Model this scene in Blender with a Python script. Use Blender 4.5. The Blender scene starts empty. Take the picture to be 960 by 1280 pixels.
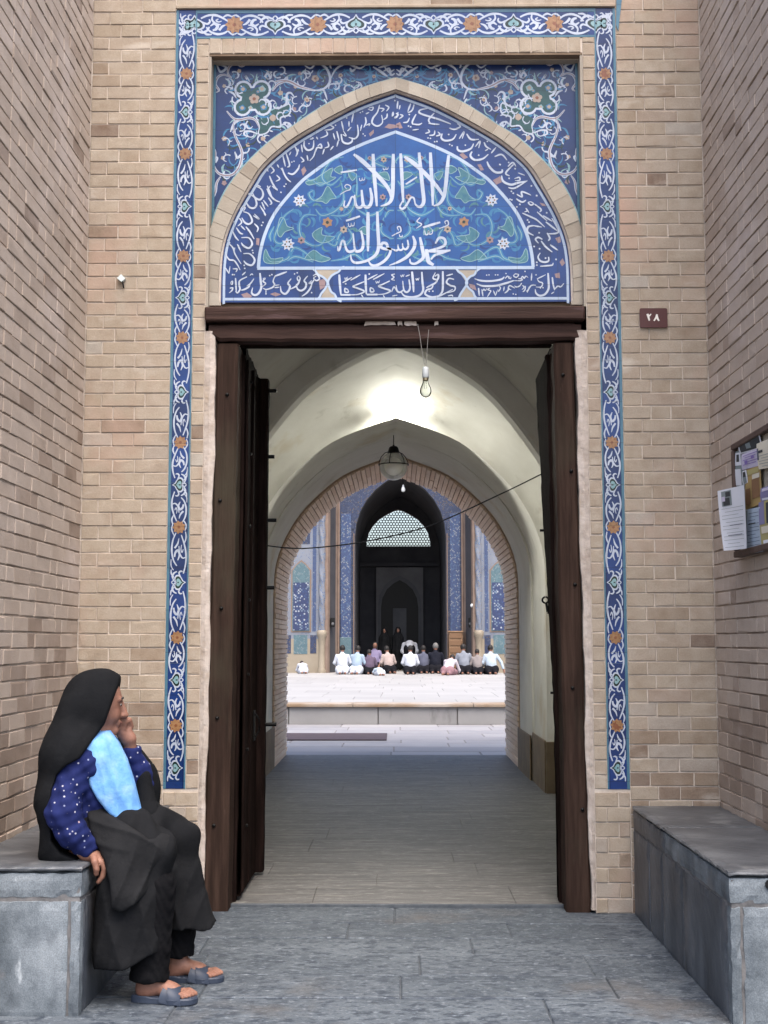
import bpy, math, random
import numpy as np
from mathutils import Vector, Matrix
R = math.radians
random.seed(7); rng = np.random.default_rng(7)
scn = bpy.context.scene
COL = scn.collection

# ------------------------------------------------------------------ camera, sky, sun, exposure
EYE = 1.32
cam_d = bpy.data.cameras.new('camera'); cam = bpy.data.objects.new('camera', cam_d); COL.objects.link(cam)
cam_d.sensor_fit = 'VERTICAL'; cam_d.sensor_height = 36.0; cam_d.lens = 45.0
cam_d.clip_start = 0.05; cam_d.clip_end = 2000
PITCH = math.atan(165 / 1600.0); YAW = math.atan(15 / 1600.0 * math.cos(PITCH))
cam.location = (0, 0, EYE); cam.rotation_euler = (R(90) + PITCH, 0, YAW)
scn.camera = cam
SUN_EL, SUN_AZ = 64.0, 160.0            # azimuth from +Y towards +X: high behind the camera, veiled by haze
w = bpy.data.worlds.new('World'); scn.world = w; w.use_nodes = True
nt = w.node_tree; bg = nt.nodes['Background']
sky = nt.nodes.new('ShaderNodeTexSky'); sky.sky_type = 'NISHITA'; sky.sun_disc = False
sky.sun_elevation = R(SUN_EL); sky.sun_rotation = R(SUN_AZ); sky.air_density = 1.0; sky.dust_density = 4.5; sky.ozone_density = 0.6
nt.links.new(sky.outputs[0], bg.inputs[0]); bg.inputs[1].default_value = 0.15
sd = bpy.data.lights.new('sun', 'SUN'); sd.energy = 1.1; sd.angle = R(50); sd.color = (1.0, 0.94, 0.86)
so = bpy.data.objects.new('sun', sd); COL.objects.link(so)
so.rotation_euler = (R(90 - SUN_EL), 0, R(180 - SUN_AZ)); so.location = (3, 20, 30)
vs = scn.view_settings
vs.view_transform = 'Standard'; vs.look = 'None'; vs.gamma = 1.0; vs.use_curve_mapping = False
vs.exposure = 1.5
scn.cycles.max_bounces = 8; scn.cycles.diffuse_bounces = 5; scn.cycles.glossy_bounces = 3; scn.cycles.transmission_bounces = 6
scn.cycles.sample_clamp_indirect = 6.0

# ------------------------------------------------------------------ measuring: photo pixel -> point on the real plane Y = y
cp, sp = math.cos(PITCH), math.sin(PITCH)
FW = np.array([-math.sin(YAW) * cp, math.cos(YAW) * cp, sp]); RT = np.array([math.cos(YAW), math.sin(YAW), 0]); UP = np.cross(RT, FW)
def at(px, py, Y):
    d = FW + RT * (px - 480) / 1600. + UP * (640 - py) / 1600.
    p = d * (Y / d[1])
    return (p[0], Y, p[2] + EYE)
D = 6.48                                # face of the portal
def XZ(px, py, Y=D):
    p = at(px, py, Y); return (p[0], p[2])

# ------------------------------------------------------------------ mesh helpers
class MB:
    def __init__(s): s.v = []; s.f = []; s.m = []; s.r = []; s.sm = []
    def add(s, vs_, fs, m=0, r=0.5, smooth=False):
        b = len(s.v); s.v += [tuple(map(float, p)) for p in vs_]; s.r += [r] * len(vs_)
        for f in fs: s.f.append([b + i for i in f]); s.m.append(m); s.sm.append(smooth)
    def box(s, a, b, m=0, r=0.5, bev=0.0, jit=0.0):
        x0, y0, z0 = a; x1, y1, z1 = b
        if bev <= 0:
            P = [(x0,y0,z0),(x1,y0,z0),(x1,y1,z0),(x0,y1,z0),(x0,y0,z1),(x1,y0,z1),(x1,y1,z1),(x0,y1,z1)]
            if jit: P = [(p[0]+random.uniform(-jit,jit), p[1]+random.uniform(-jit,jit), p[2]+random.uniform(-jit,jit)) for p in P]
            s.add(P, [(0,3,2,1),(4,5,6,7),(0,1,5,4),(1,2,6,5),(2,3,7,6),(3,0,4,7)], m, r); return
        e = bev; V = []; c = [(x0,x1),(y0,y1),(z0,z1)]
        idx = {}
        for ax in range(3):
            for i in (0,1):
                for j in (0,1):
                    for k in (0,1):
                        p = []
                        for q, t in enumerate((i,j,k)):
                            val = c[q][t]
                            if q != ax: val += e if t == 0 else -e
                            p.append(val + (random.uniform(-jit,jit) if jit else 0))
                        idx[(ax,i,j,k)] = len(V); V.append(tuple(p))
        g = lambda ax,i,j,k: idx[(ax,i,j,k)]
        F = []
        for ax in range(3):
            for t in (0,1):
                q = []
                for (u,v_) in ((0,0),(1,0),(1,1),(0,1)):
                    l = [0,0,0]; l[ax] = t; l[(ax+1)%3] = u; l[(ax+2)%3] = v_; q.append(g(ax,*l))
                F.append(q if t else q[::-1])
        for ax in range(3):
            a1, a2 = (ax+1)%3, (ax+2)%3
            for u in (0,1):
                for v_ in (0,1):
                    l0 = [0,0,0]; l0[a1] = u; l0[a2] = v_; l1 = l0[:]; l1[ax] = 1
                    q = [g(a1,*l0), g(a1,*l1), g(a2,*l1), g(a2,*l0)]
                    F.append(q if (u ^ v_) else q[::-1])
        for i in (0,1):
            for j in (0,1):
                for k in (0,1):
                    q = [g(0,i,j,k), g(1,i,j,k), g(2,i,j,k)]
                    F.append(q if (i+j+k) % 2 else q[::-1])
        s.add(V, F, m, r)
    def quad(s, a, b, c, d, m=0, r=.5): s.add([a,b,c,d], [(0,1,2,3)], m, r)
    def prism(s, poly, y0, y1, m=0, r=.5):          # polygon in XZ, front at y0, back at y1
        n = len(poly); area = sum(poly[i][0]*poly[(i+1)%n][1]-poly[(i+1)%n][0]*poly[i][1] for i in range(n))
        if area < 0: poly = poly[::-1]
        V = [(p[0], y0, p[1]) for p in poly] + [(p[0], y1, p[1]) for p in poly]
        F = [list(range(n)), list(range(2*n-1, n-1, -1))] + [(i, n+i, n+(i+1)%n, (i+1)%n) for i in range(n)]
        s.add(V, F, m, r)
    def flat(s, poly, y, m=0, r=.5):
        n = len(poly); area = sum(poly[i][0]*poly[(i+1)%n][1]-poly[(i+1)%n][0]*poly[i][1] for i in range(n))
        if area < 0: poly = poly[::-1]
        s.add([(p[0], y, p[1]) for p in poly], [list(range(n))], m, r)
    def tube(s, pts, rad, n=8, m=0, caps=True, smooth=True):
        pts = [Vector(p) for p in pts]; k = len(pts)
        rad = rad if isinstance(rad, (list, tuple)) else [rad]*k
        V = []; F = []
        t0 = (pts[1]-pts[0]).normalized(); up = Vector((0,0,1)) if abs(t0.z) < .9 else Vector((1,0,0))
        for i in range(k):
            t = (pts[min(i+1,k-1)] - pts[max(i-1,0)]).normalized()
            a = t.cross(up).normalized(); b = a.cross(t).normalized()
            for j in range(n):
                an = 2*math.pi*j/n; V.append(pts[i] + (a*math.cos(an)+b*math.sin(an))*rad[i])
        for i in range(k-1):
            for j in range(n): F.append((i*n+j, i*n+(j+1)%n, (i+1)*n+(j+1)%n, (i+1)*n+j))
        s.add(V, F, m, .5, smooth)
        if caps: s.add(V[:n], [list(range(n-1,-1,-1))], m); s.add(V[-n:], [list(range(n))], m)
    def lathe(s, prof, c, n=24, m=0, smooth=True):   # prof: (radius, z)
        V = []; F = []; k = len(prof)
        for r_, z in prof:
            for j in range(n):
                a = 2*math.pi*j/n; V.append((c[0]+r_*math.cos(a), c[1]+r_*math.sin(a), c[2]+z))
        for i in range(k-1):
            for j in range(n): F.append((i*n+j, i*n+(j+1)%n, (i+1)*n+(j+1)%n, (i+1)*n+j))
        s.add(V, F, m, .5, smooth)
    def grid(s, rows, m=0, smooth=True, r=.5):        # list of rows of points
        n = len(rows[0]); V = [p for row in rows for p in row]; F = []
        for i in range(len(rows)-1):
            for j in range(n-1): F.append((i*n+j, i*n+j+1, (i+1)*n+j+1, (i+1)*n+j))
        s.add(V, F, m, r, smooth)
    def build(s, name, mats, parent=None, link=True):
        me = bpy.data.meshes.new(name); me.from_pydata(s.v, [], s.f); me.update()
        for m_ in (mats if isinstance(mats, (list, tuple)) else [mats]): me.materials.append(m_)
        me.polygons.foreach_set('material_index', s.m); me.polygons.foreach_set('use_smooth', s.sm)
        at_ = me.attributes.new('rnd', 'FLOAT', 'POINT'); at_.data.foreach_set('value', s.r)
        o = bpy.data.objects.new(name, me); COL.objects.link(o)
        if parent is not None: put(o, parent)
        return o
def put(o, parent):
    o.parent = parent; o.matrix_parent_inverse = Matrix.Translation(-Vector(parent.location))
def tag(o, label=None, cat=None, group=None, kind=None):
    if label: o['label'] = label
    if cat: o['category'] = cat
    if group: o['group'] = group
    if kind: o['kind'] = kind
    return o
def thing(name, loc, label, cat, group=None):
    o = bpy.data.objects.new(name, None); COL.objects.link(o); o.location = loc; o.empty_display_size = .1
    return tag(o, label, cat, group)

def spline(pts, sub=5, closed=False):
    P = [np.array(p, float) for p in pts]; n = len(P)
    if n < 3 and not closed: return [P[0]+(P[-1]-P[0])*t for t in np.linspace(0,1,3)]
    out = []
    for i in range(n if closed else n-1):
        if closed: a,b,c,d = P[(i-1)%n],P[i],P[(i+1)%n],P[(i+2)%n]
        else: a,b,c,d = P[max(i-1,0)],P[i],P[i+1],P[min(i+2,n-1)]
        for k in range(sub):
            t = k/sub
            out.append(.5*((2*b)+(c-a)*t+(2*a-5*b+4*c-d)*t*t+(3*b-a-3*c+d)*t**3))
    if not closed: out.append(P[-1])
    return out
_lay = [0]
def stroke(mb, pts, wd, y, m=0, sub=5, prof=(.55,1,.45), closed=False):
    """a brush stroke lying on the plane Y = y; pts are (x, z) metres"""
    Q = spline(pts, sub, closed); n = len(Q); _lay[0] += 1
    yy = y - 0.00003*(_lay[0] % 60)
    L = []; Rr = []
    for i, q in enumerate(Q):
        if closed: t = Q[(i+1)%n]-Q[i-1]
        else: t = Q[min(i+1,n-1)]-Q[max(i-1,0)]
        l = math.hypot(*t) or 1; nx, nz = -t[1]/l, t[0]/l
        u = i/max(1,n-1)
        if closed: wl = wd/2
        else: wl = wd/2*float(np.interp(u, np.linspace(0,1,len(prof)), prof))
        L.append((q[0]+nx*wl, yy, q[1]+nz*wl)); Rr.append((q[0]-nx*wl, yy, q[1]-nz*wl))
    V = L+Rr; F = []
    for i in range(n if closed else n-1):
        j = (i+1)%n; F.append((i, j, n+j, n+i))
    mb.add(V, F, m)
def disc(mb, c, r, y, m=0, n=10, star=0.0, ph=0.0):
    _lay[0] += 1
    pts = [(c[0]+r*(1-star*(k%2))*math.cos(ph+2*math.pi*k/n), c[1]+r*(1-star*(k%2))*math.sin(ph+2*math.pi*k/n)) for k in range(n)]
    mb.flat(pts, y-0.00003*(_lay[0]%60), m)

# ------------------------------------------------------------------ materials
def _mix(N, L, a, b, fac, mode='MIX'):
    n = N.new('ShaderNodeMix'); n.data_type = 'RGBA'; n.blend_type = mode
    for sock, val in ((n.inputs[6], a), (n.inputs[7], b), (n.inputs[0], fac)):
        if hasattr(val, 'is_output'): L.new(val, sock)
        elif isinstance(val, (int, float)): sock.default_value = val
        else: sock.default_value = (*val, 1)
    return n.outputs[2]
def _noise(N, L, scale, detail=5, stretch=(1,1,1), rough=.6, loc=(0,0,0)):
    tc = N.new('ShaderNodeNewGeometry'); mp = N.new('ShaderNodeMapping')
    mp.inputs['Scale'].default_value = stretch; mp.inputs['Location'].default_value = loc
    L.new(tc.outputs['Position'], mp.inputs[0])
    n = N.new('ShaderNodeTexNoise'); n.inputs['Scale'].default_value = scale; n.inputs['Detail'].default_value = detail
    n.inputs['Roughness'].default_value = rough; L.new(mp.outputs[0], n.inputs['Vector']); return n.outputs[0]
def _ramp(N, L, x, stops):
    r = N.new('ShaderNodeValToRGB'); e = r.color_ramp.elements
    while len(e) < len(stops): e.new(.5)
    for el, (p, c) in zip(e, stops):
        el.position = p; el.color = (*c, 1) if not isinstance(c, (int, float)) else (c, c, c, 1)
    L.new(x, r.inputs[0]); return r.outputs[0]
def mat(name, stops, scale=6, detail=6, stretch=(1,1,1), rough=.75, bump=.25, bscale=60, bdist=.004, attr=None, spec=.35,
        stain=None, grain=None, metal=0.0, fine=.0):
    """stops: colour stops over a noise; attr: colour stops over the per-brick number; stain: (colour, scale, lo, hi, stretch)"""
    m = bpy.data.materials.new(name); m.use_nodes = True; N = m.node_tree.nodes; L = m.node_tree.links
    b = N['Principled BSDF']; b.inputs['Roughness'].default_value = rough; b.inputs['Specular IOR Level'].default_value = spec
    b.inputs['Metallic'].default_value = metal
    if not isinstance(stops[0], tuple) or isinstance(stops[0][0], (int, float)) and len(stops) == 3 and isinstance(stops[1], (int, float)):
        stops = [(0, stops), (1, stops)]
    nz = _noise(N, L, scale, detail, stretch)
    c = _ramp(N, L, nz, stops)
    if attr:
        a = N.new('ShaderNodeAttribute'); a.attribute_name = 'rnd'
        ac = _ramp(N, L, a.outputs['Fac'], attr); c = _mix(N, L, ac, c, .4)
    if fine:
        f = _noise(N, L, 220, 3); fr = _ramp(N, L, f, [(.3, 1-fine), (.7, 1+fine*.0+.0)])
        c = _mix(N, L, c, fr, 1.0, 'MULTIPLY')
    if stain:
        for (sc, ss, lo, hi, st) in (stain if isinstance(stain, list) else [stain]):
            f = _ramp(N, L, _noise(N, L, ss, 5, st, loc=(3.1, 1.7, .4)), [(lo, 0.), (hi, 1.)])
            c = _mix(N, L, c, sc, f)
    L.new(c, b.inputs['Base Color'])
    if bump:
        bn = N.new('ShaderNodeBump'); bn.inputs['Strength'].default_value = bump; bn.inputs['Distance'].default_value = bdist
        L.new(_noise(N, L, bscale, 6, stretch if grain else (1,1,1), .65), bn.inputs['Height']); L.new(bn.outputs[0], b.inputs['Normal'])
    return m
M = {}
BR = [(0,(0.140,0.087,0.065)),(.06,(0.233,0.166,0.116)),(.14,(0.335,0.267,0.195)),(.22,(0.363,0.294,0.223)),(.42,(0.381,0.317,0.244)),(.55,(0.400,0.333,0.260)),(.68,(0.381,0.308,0.242)),(.82,(0.419,0.359,0.288)),(.92,(0.344,0.262,0.209)),(1,(0.400,0.377,0.339))]
M['brick'] = mat('yellow_brick', [(.30,(0.260,0.193,0.140)),(.5,(0.400,0.331,0.260)),(.70,(0.502,0.437,0.363))], 13, 10, rough=.85, bump=.5, bscale=90, attr=BR, spec=.2, fine=.2,
                 stain=[((.50,.45,.39), 3.2, .60, .80, (1,1,2.4)), ((.40,.28,.22), 1.3, .56, .75, (1,1,.7))])
BRS = [(0,(.17,.115,.082)),(.08,(0.261,0.194,0.152)),(.15,(0.351,0.279,0.225)),(.4,(0.414,0.340,0.283)),(.65,(0.441,0.365,0.304)),(.85,(0.468,0.392,0.331)),(1,(0.369,0.295,0.239))]
M['brick_side'] = mat('faded_pink_brick', [(.25,(0.324,0.257,0.207)),(.5,(0.432,0.356,0.299)),(.75,(0.504,0.427,0.368))], 9, 8, rough=.88, bump=.5, bscale=80, attr=BRS, spec=.2, fine=.16,
                 stain=[((.50,.43,.39), 1.6, .56, .78, (1,1,1.4))])
M['mortar'] = mat('mortar', [(.3,(.46,.385,.32)),(.7,(.60,.53,.46))], 30, 5, rough=.95, bump=.6, bscale=140)
M['mortar_side'] = mat('dusty_mortar', [(.36,(.21,.16,.125)),(.60,(.50,.42,.35))], 2.2, 5, rough=.95, bump=.6, bscale=140)
M['arch_brick'] = mat('cut_arch_brick', [(.3,(.29,.25,.205)),(.7,(.40,.36,.305))], 12, 6, rough=.85, bump=.4, bscale=90, attr=[(0,(.25,.21,.165)),(.5,(.345,.305,.25)),(1,(.43,.39,.33))], fine=.15)
M['red_brick'] = mat('brightened_soffit_brick', [(.3,(.70,.53,.40)),(.7,(.82,.66,.52))], 12, 6, rough=.85, bump=.35, bscale=60, attr=[(0,(.66,.47,.34)),(.5,(.76,.58,.44)),(1,(.85,.70,.56))])  # paler than plain brick: missing courtyard light is put into the base colour
M['soffit_mortar'] = mat('soffit_mortar', [(.3,(.42,.29,.21)),(.7,(.54,.40,.31))], 30, 4, rough=.95)
M['plaster'] = mat('aged_plaster', [(.3,(.62,.60,.545)),(.6,(.70,.685,.635)),(.8,(.74,.73,.685))], 2.2, 9, rough=.9, bump=.3, bscale=7, bdist=.010, spec=.2, fine=.06,
                   stain=[((.52,.43,.29), 1.5, .58, .80, (1,1,1)), ((.44,.42,.37), 4, .60, .80, (1,1,.5)), ((.35,.30,.24), 11, .70, .80, (1,1,.35))])
M['white_plaster'] = mat('white_plaster_edge', [(.3,(.36,.30,.255)),(.7,(.54,.48,.435))], 22, 6, rough=.95, bump=.8, bscale=45, bdist=.008, stain=((.36,.28,.2), 9, .62, .78, (1,1,.4)))
M['dado'] = mat('brown_dado', [(.3,(.12,.085,.05)),(.7,(.19,.14,.085))], 6, 5, rough=.7, bump=.2)
M['wood'] = mat('dark_red_brown_wood', [(.2,(.014,.0095,.0075)),(.5,(.033,.020,.0155)),(.8,(.066,.041,.031))], 5, 7, stretch=(7,7,.45), rough=.85, bump=.6, bscale=14, bdist=.006, grain=True, spec=.08,
                stain=[((.12,.08,.062), 11, .66, .85, (3,3,.5)), ((.045,.038,.027), 1.3, .5, .68, (1,1,.7))])
M['wood_h'] = mat('lintel_wood', [(.2,(.016,.010,.0085)),(.5,(.040,.022,.018)),(.8,(.078,.046,.038))], 5, 7, stretch=(.45,7,7), rough=.75, bump=.6, bscale=14, bdist=.006, grain=True, spec=.15,
                  stain=((.13,.085,.09), 4, .58, .8, (.5,3,4)))
M['wood_dark'] = mat('blackened_door_wood', [(.2,(.005,.0035,.003)),(.5,(.013,.008,.007)),(.8,(.028,.017,.014))], 6, 7, stretch=(6,3,.5), rough=.95, bump=.7, bscale=16, bdist=.008, grain=True, spec=.02)
M['iron'] = mat('black_iron', (.012,.012,.012), rough=.5, bump=.2, metal=.6)
PAV = [(.25,(0.043,0.055,0.071)),(.45,(0.065,0.081,0.099)),(.6,(0.092,0.110,0.132)),(.8,(0.133,0.153,0.175))]
M['paving'] = mat('worn_grey_paving', PAV, 5.5, 13, stretch=(.7,1.5,1), rough=.6, bump=.8, bscale=26, bdist=.014, spec=.35, fine=.35,
                  stain=[((0.049,0.061,0.078), 13, .52, .66, (.8,1.2,1)), ((0.115,0.135,0.158), 9, .54, .74, (.8,1.3,1)), ((0.111,0.130,0.150), 1.7, .50, .74, (.8,1.3,1)), ((0.034,0.044,0.060), 24, .50, .60, (.8,1.3,1)), ((0.165,0.190,0.218), 40, .56, .66, (.8,1.3,1)), ((0.03,0.04,0.055), 70, .58, .66, (.8,1.2,1)), ((0.089,0.083,0.080), 1.2, .58, .74, (1,1,1))],
                  attr=[(0,(0.059,0.073,0.090)),(.5,(0.080,0.096,0.115)),(1,(0.102,0.118,0.138))])
M['pav_joint'] = mat('paving_joint', [(.3,(.05,.06,.072)),(.7,(.10,.112,.126))], 20, 5, rough=.9, bump=.6)
M['passage_floor'] = mat('polished_passage_paving', [(.28,(0.100,0.097,0.094)),(.5,(0.155,0.151,0.146)),(.72,(0.224,0.218,0.21))], 3.4, 12, stretch=(.6,2.4,1), rough=.55, bump=.4, bscale=13, bdist=.006, spec=.3, grain=True,
                  stain=[((0.070,0.068,0.065), 5.2, .48, .60, (.28,4.2,1)), ((0.218,0.208,0.191), 8, .56, .70, (.4,3.2,1)), ((0.066,0.064,0.062), 19, .54, .64, (.4,2.6,1)), ((0.24,0.235,0.225), 30, .58, .68, (.5,2.2,1))], fine=.5, attr=[(0,(0.150,0.146,0.14)),(.5,(0.158,0.154,0.148)),(1,(0.166,0.162,0.156))])
M['floor_joint'] = mat('passage_joint', [(.3,(.11,.107,.103)),(.7,(.16,.156,.15))], 20, 5, rough=.9)
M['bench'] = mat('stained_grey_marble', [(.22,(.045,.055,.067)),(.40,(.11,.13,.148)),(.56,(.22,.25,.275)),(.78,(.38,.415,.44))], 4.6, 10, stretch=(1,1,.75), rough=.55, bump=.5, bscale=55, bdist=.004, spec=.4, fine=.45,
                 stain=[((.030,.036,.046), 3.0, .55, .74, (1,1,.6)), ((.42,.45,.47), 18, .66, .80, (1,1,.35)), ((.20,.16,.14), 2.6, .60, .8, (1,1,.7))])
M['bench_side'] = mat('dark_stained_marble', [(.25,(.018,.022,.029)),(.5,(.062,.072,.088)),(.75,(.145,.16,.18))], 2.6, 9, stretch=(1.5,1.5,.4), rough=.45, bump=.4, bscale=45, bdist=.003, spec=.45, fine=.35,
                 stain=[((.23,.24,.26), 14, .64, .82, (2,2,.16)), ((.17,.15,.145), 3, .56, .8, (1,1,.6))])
M['bench_joint'] = mat('bench_joint', [(.3,(.07,.07,.073)),(.7,(.19,.182,.18))], 14, 5, rough=.9, bump=.5)
M['bench_top'] = mat('worn_bench_top', [(.25,(.036,.041,.050)),(.5,(.078,.085,.096)),(.75,(.14,.15,.162))], 3.5, 9, rough=.42, bump=.3, bscale=50, bdist=.003, spec=.5, fine=.3,
                 stain=[((.20,.205,.21), 5, .56, .76, (1,1,1)), ((.04,.043,.05), 9, .58, .72, (1,1,1))])
M['court'] = mat('pale_courtyard_paving', [(.3,(.24,.235,.25)),(.7,(.33,.32,.335))], 2.5, 6, stretch=(1,.6,1), rough=.6, bump=.2, bscale=20, attr=[(0,(.23,.225,.24)),(.5,(.285,.28,.295)),(1,(.35,.34,.35))], fine=.15)
M['court_joint'] = mat('courtyard_joint', [(.3,(.18,.17,.175)),(.7,(.24,.23,.23))], 9, 4, rough=.9)
M['plat'] = mat('cream_platform_tiles', [(.3,(.27,.266,.262)),(.7,(.34,.335,.33))], 2.0, 5, rough=.6, bump=.15, bscale=12, attr=[(0,(.275,.27,.266)),(.5,(.315,.309,.304)),(1,(.355,.348,.342))])
M['plat_edge'] = mat('platform_nosing', [(.35,(.24,.17,.11)),(.6,(.36,.32,.28))], 1.2, 5, rough=.6, bump=.2)
M['plat_face'] = mat('grey_platform_stone', [(.3,(.21,.21,.215)),(.7,(.30,.30,.305))], 2.6, 7, rough=.7, bump=.3, bscale=18, attr=[(0,(.20,.20,.205)),(1,(.29,.29,.295))], stain=((.14,.135,.14), 3, .6, .78, (2,2,.5)))
M['rust_strip'] = mat('dark_red_brown_cover', [(.3,(.05,.032,.036)),(.7,(.075,.052,.057))], 6, 5, rough=.7, bump=.2)
M['earth'] = mat('dusty_ground', [(.3,(.16,.14,.12)),(.7,(.24,.21,.18))], .5, 6, rough=.95, bump=.3)
M['roof'] = mat('mud_render', [(.3,(.28,.22,.16)),(.7,(.36,.29,.22))], 1.2, 6, rough=.95, bump=.3, bscale=20)

def glaze(name, c1, c2, scale=9, rough=.22):
    m = mat(name, [(.25,c1),(.75,c2)], scale, 6, rough=rough, bump=.12, bscale=35, bdist=.003, spec=.5, fine=.12,
               stain=((c1[0]*.55+.03, c1[1]*.55+.03, c1[2]*.55+.03), 60, .66, .76, (1,1,1)))
    N = m.node_tree.nodes; L = m.node_tree.links; b = N['Principled BSDF']; src = b.inputs['Base Color'].links[0].from_socket
    g_ = N.new('ShaderNodeNewGeometry'); s_ = N.new('ShaderNodeSeparateXYZ'); c_ = N.new('ShaderNodeCombineXYZ'); L.new(g_.outputs['Position'], s_.inputs[0]); L.new(s_.outputs[0], c_.inputs[0]); L.new(s_.outputs[2], c_.inputs[1])
    t = N.new('ShaderNodeTexBrick'); t.offset = 0; t.inputs['Scale'].default_value = 1; t.inputs['Brick Width'].default_value = .213; t.inputs['Row Height'].default_value = .213; t.inputs['Mortar Size'].default_value = .0016; t.inputs['Mortar Smooth'].default_value = .3
    t.inputs['Color1'].default_value = (1,1,1,1); t.inputs['Color2'].default_value = (.80,.82,.84,1); t.inputs['Mortar'].default_value = (.5,.5,.48,1); L.new(c_.outputs[0], t.inputs['Vector'])
    L.new(_mix(N, L, src, t.outputs['Color'], 1.0, 'MULTIPLY'), b.inputs['Base Color']); return m
M['t_cobalt'] = glaze('cobalt_glaze', (.003,.022,.125), (.007,.043,.200))
M['t_navy'] = glaze('navy_glaze', (.003,.015,.080), (.006,.032,.145))
M['t_blue'] = glaze('bright_blue_glaze', (.004,.046,.200), (.008,.090,.31))
M['t_white'] = glaze('white_glaze', (.40,.43,.50), (.52,.55,.62), 20)
M['t_ink'] = glaze('pale_blue_white_glaze', (.40,.45,.55), (.52,.57,.67), 20)
M['t_sky'] = glaze('pale_blue_line_glaze', (.34,.43,.57), (.44,.53,.66), 20)
M['t_turq'] = glaze('turquoise_glaze', (.045,.13,.20), (.085,.20,.27), 14)
M['t_turq_l'] = glaze('light_turquoise_glaze', (.15,.30,.34), (.26,.41,.43), 14)
M['t_cyan'] = glaze('cyan_scroll_glaze', (.018,.12,.28), (.045,.21,.37), 16)
M['t_leaf'] = glaze('green_leaf_glaze', (.022,.12,.20), (.075,.21,.22), 40)
M['t_dkgreen'] = glaze('dark_green_glaze', (.006,.040,.042), (.018,.085,.08), 20)
M['t_black'] = glaze('black_green_glaze', (.004,.016,.013), (.008,.03,.022), 20)
M['t_orange'] = glaze('orange_glaze', (.24,.115,.045), (.38,.21,.10), 60)
M['t_brown'] = glaze('brown_line_glaze', (.17,.06,.025), (.25,.09,.04), 60)
M['t_beige'] = glaze('beige_flower_glaze', (.30,.23,.18), (.40,.32,.26), 40)
M['t_pink'] = glaze('dusty_pink_glaze', (.22,.14,.15), (.31,.21,.205), 40)
M['t_tan'] = glaze('tan_glaze', (.30,.26,.20), (.42,.36,.28), 20)
# ------------------------------------------------------------------ ground, paving
def slab_field(name, x0, x1, y0, y1, z, cw, rw, mats, gap=.006, jit=.0, th=.05, bev=.004):
    """paving stones with open joints over a mortar bed: one structure object"""
    mb = MB(); mb.box((x0, y0, z-th-.01), (x1, y1, z-.006), 1)
    y = y0; row = 0
    while y < y1 - .02:
        h = min(rw*random.uniform(.75, 1.25), y1-y)
        if y1-y-h < rw*.35: h = y1-y
        x = x0 - (cw*random.uniform(0, .8))
        while x < x1 - .01:
            l = cw*random.uniform(.65, 1.4); a, b_ = max(x, x0), min(x+l, x1)
            if x1-b_ < cw*.25: b_ = x1; l = x1-x+.01
            if b_-a > .03:
                dz = random.uniform(-jit, jit)
                mb.box((a+gap/2, y+gap/2, z-th), (b_-gap/2, y+h-gap/2, z+dz), 0, random.random(), bev)
            x += l
        y += h; row += 1
    return tag(mb.build(name, mats), kind='structure')
g = MB(); g.quad((-220,-220,-.09),(220,-220,-.09),(220,260,-.09),(-220,260,-.09)); tag(g.build('ground', M['earth']), kind='structure')
slab_field('alley_paving', -2.6, 2.6, -1.0, 6.62, 0.0, 1.0, .38, [M['paving'], M['pav_joint']], .006, .0025)
slab_field('passage_floor', -2.3, 2.3, 6.63, 15.4, 0.012, 1.5, .45, [M['passage_floor'], M['floor_joint']], .002, .0006, .05, .0012)
slab_field('courtyard_paving', -12, 12, 15.42, 21.26, 0.004, 1.2, .62, [M['court'], M['court_joint']], .02, .002)
mbp = MB(); mbp.box((-12, 21.30, -.05), (12, 60, .315), 2)
x = -12.0
while x < 12:
    l = random.uniform(1.2, 1.75); mbp.box((x+.008, 21.26, 0.0), (min(x+l, 12)-.008, 21.31, .285), 0, random.random(), .006); x += l
x = -12.0
while x < 12:
    l = random.uniform(1.6, 2.6); mbp.box((x+.004, 21.21, .288), (min(x+l, 12)-.004, 21.85, .345), 1, random.random(), .01); x += l
for yy in np.arange(21.86, 58, 1.1):
    x = -12.0 - random.uniform(0, .9)
    while x < 12:
        mbp.box((x+.004, yy+.004, .28), (x+1.096, yy+1.096, .34), 3, random.random()); x += 1.1
tag(mbp.build('courtyard_platform', [M['plat_face'], M['plat_edge'], M['court_joint'], M['plat']]), kind='structure')

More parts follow.
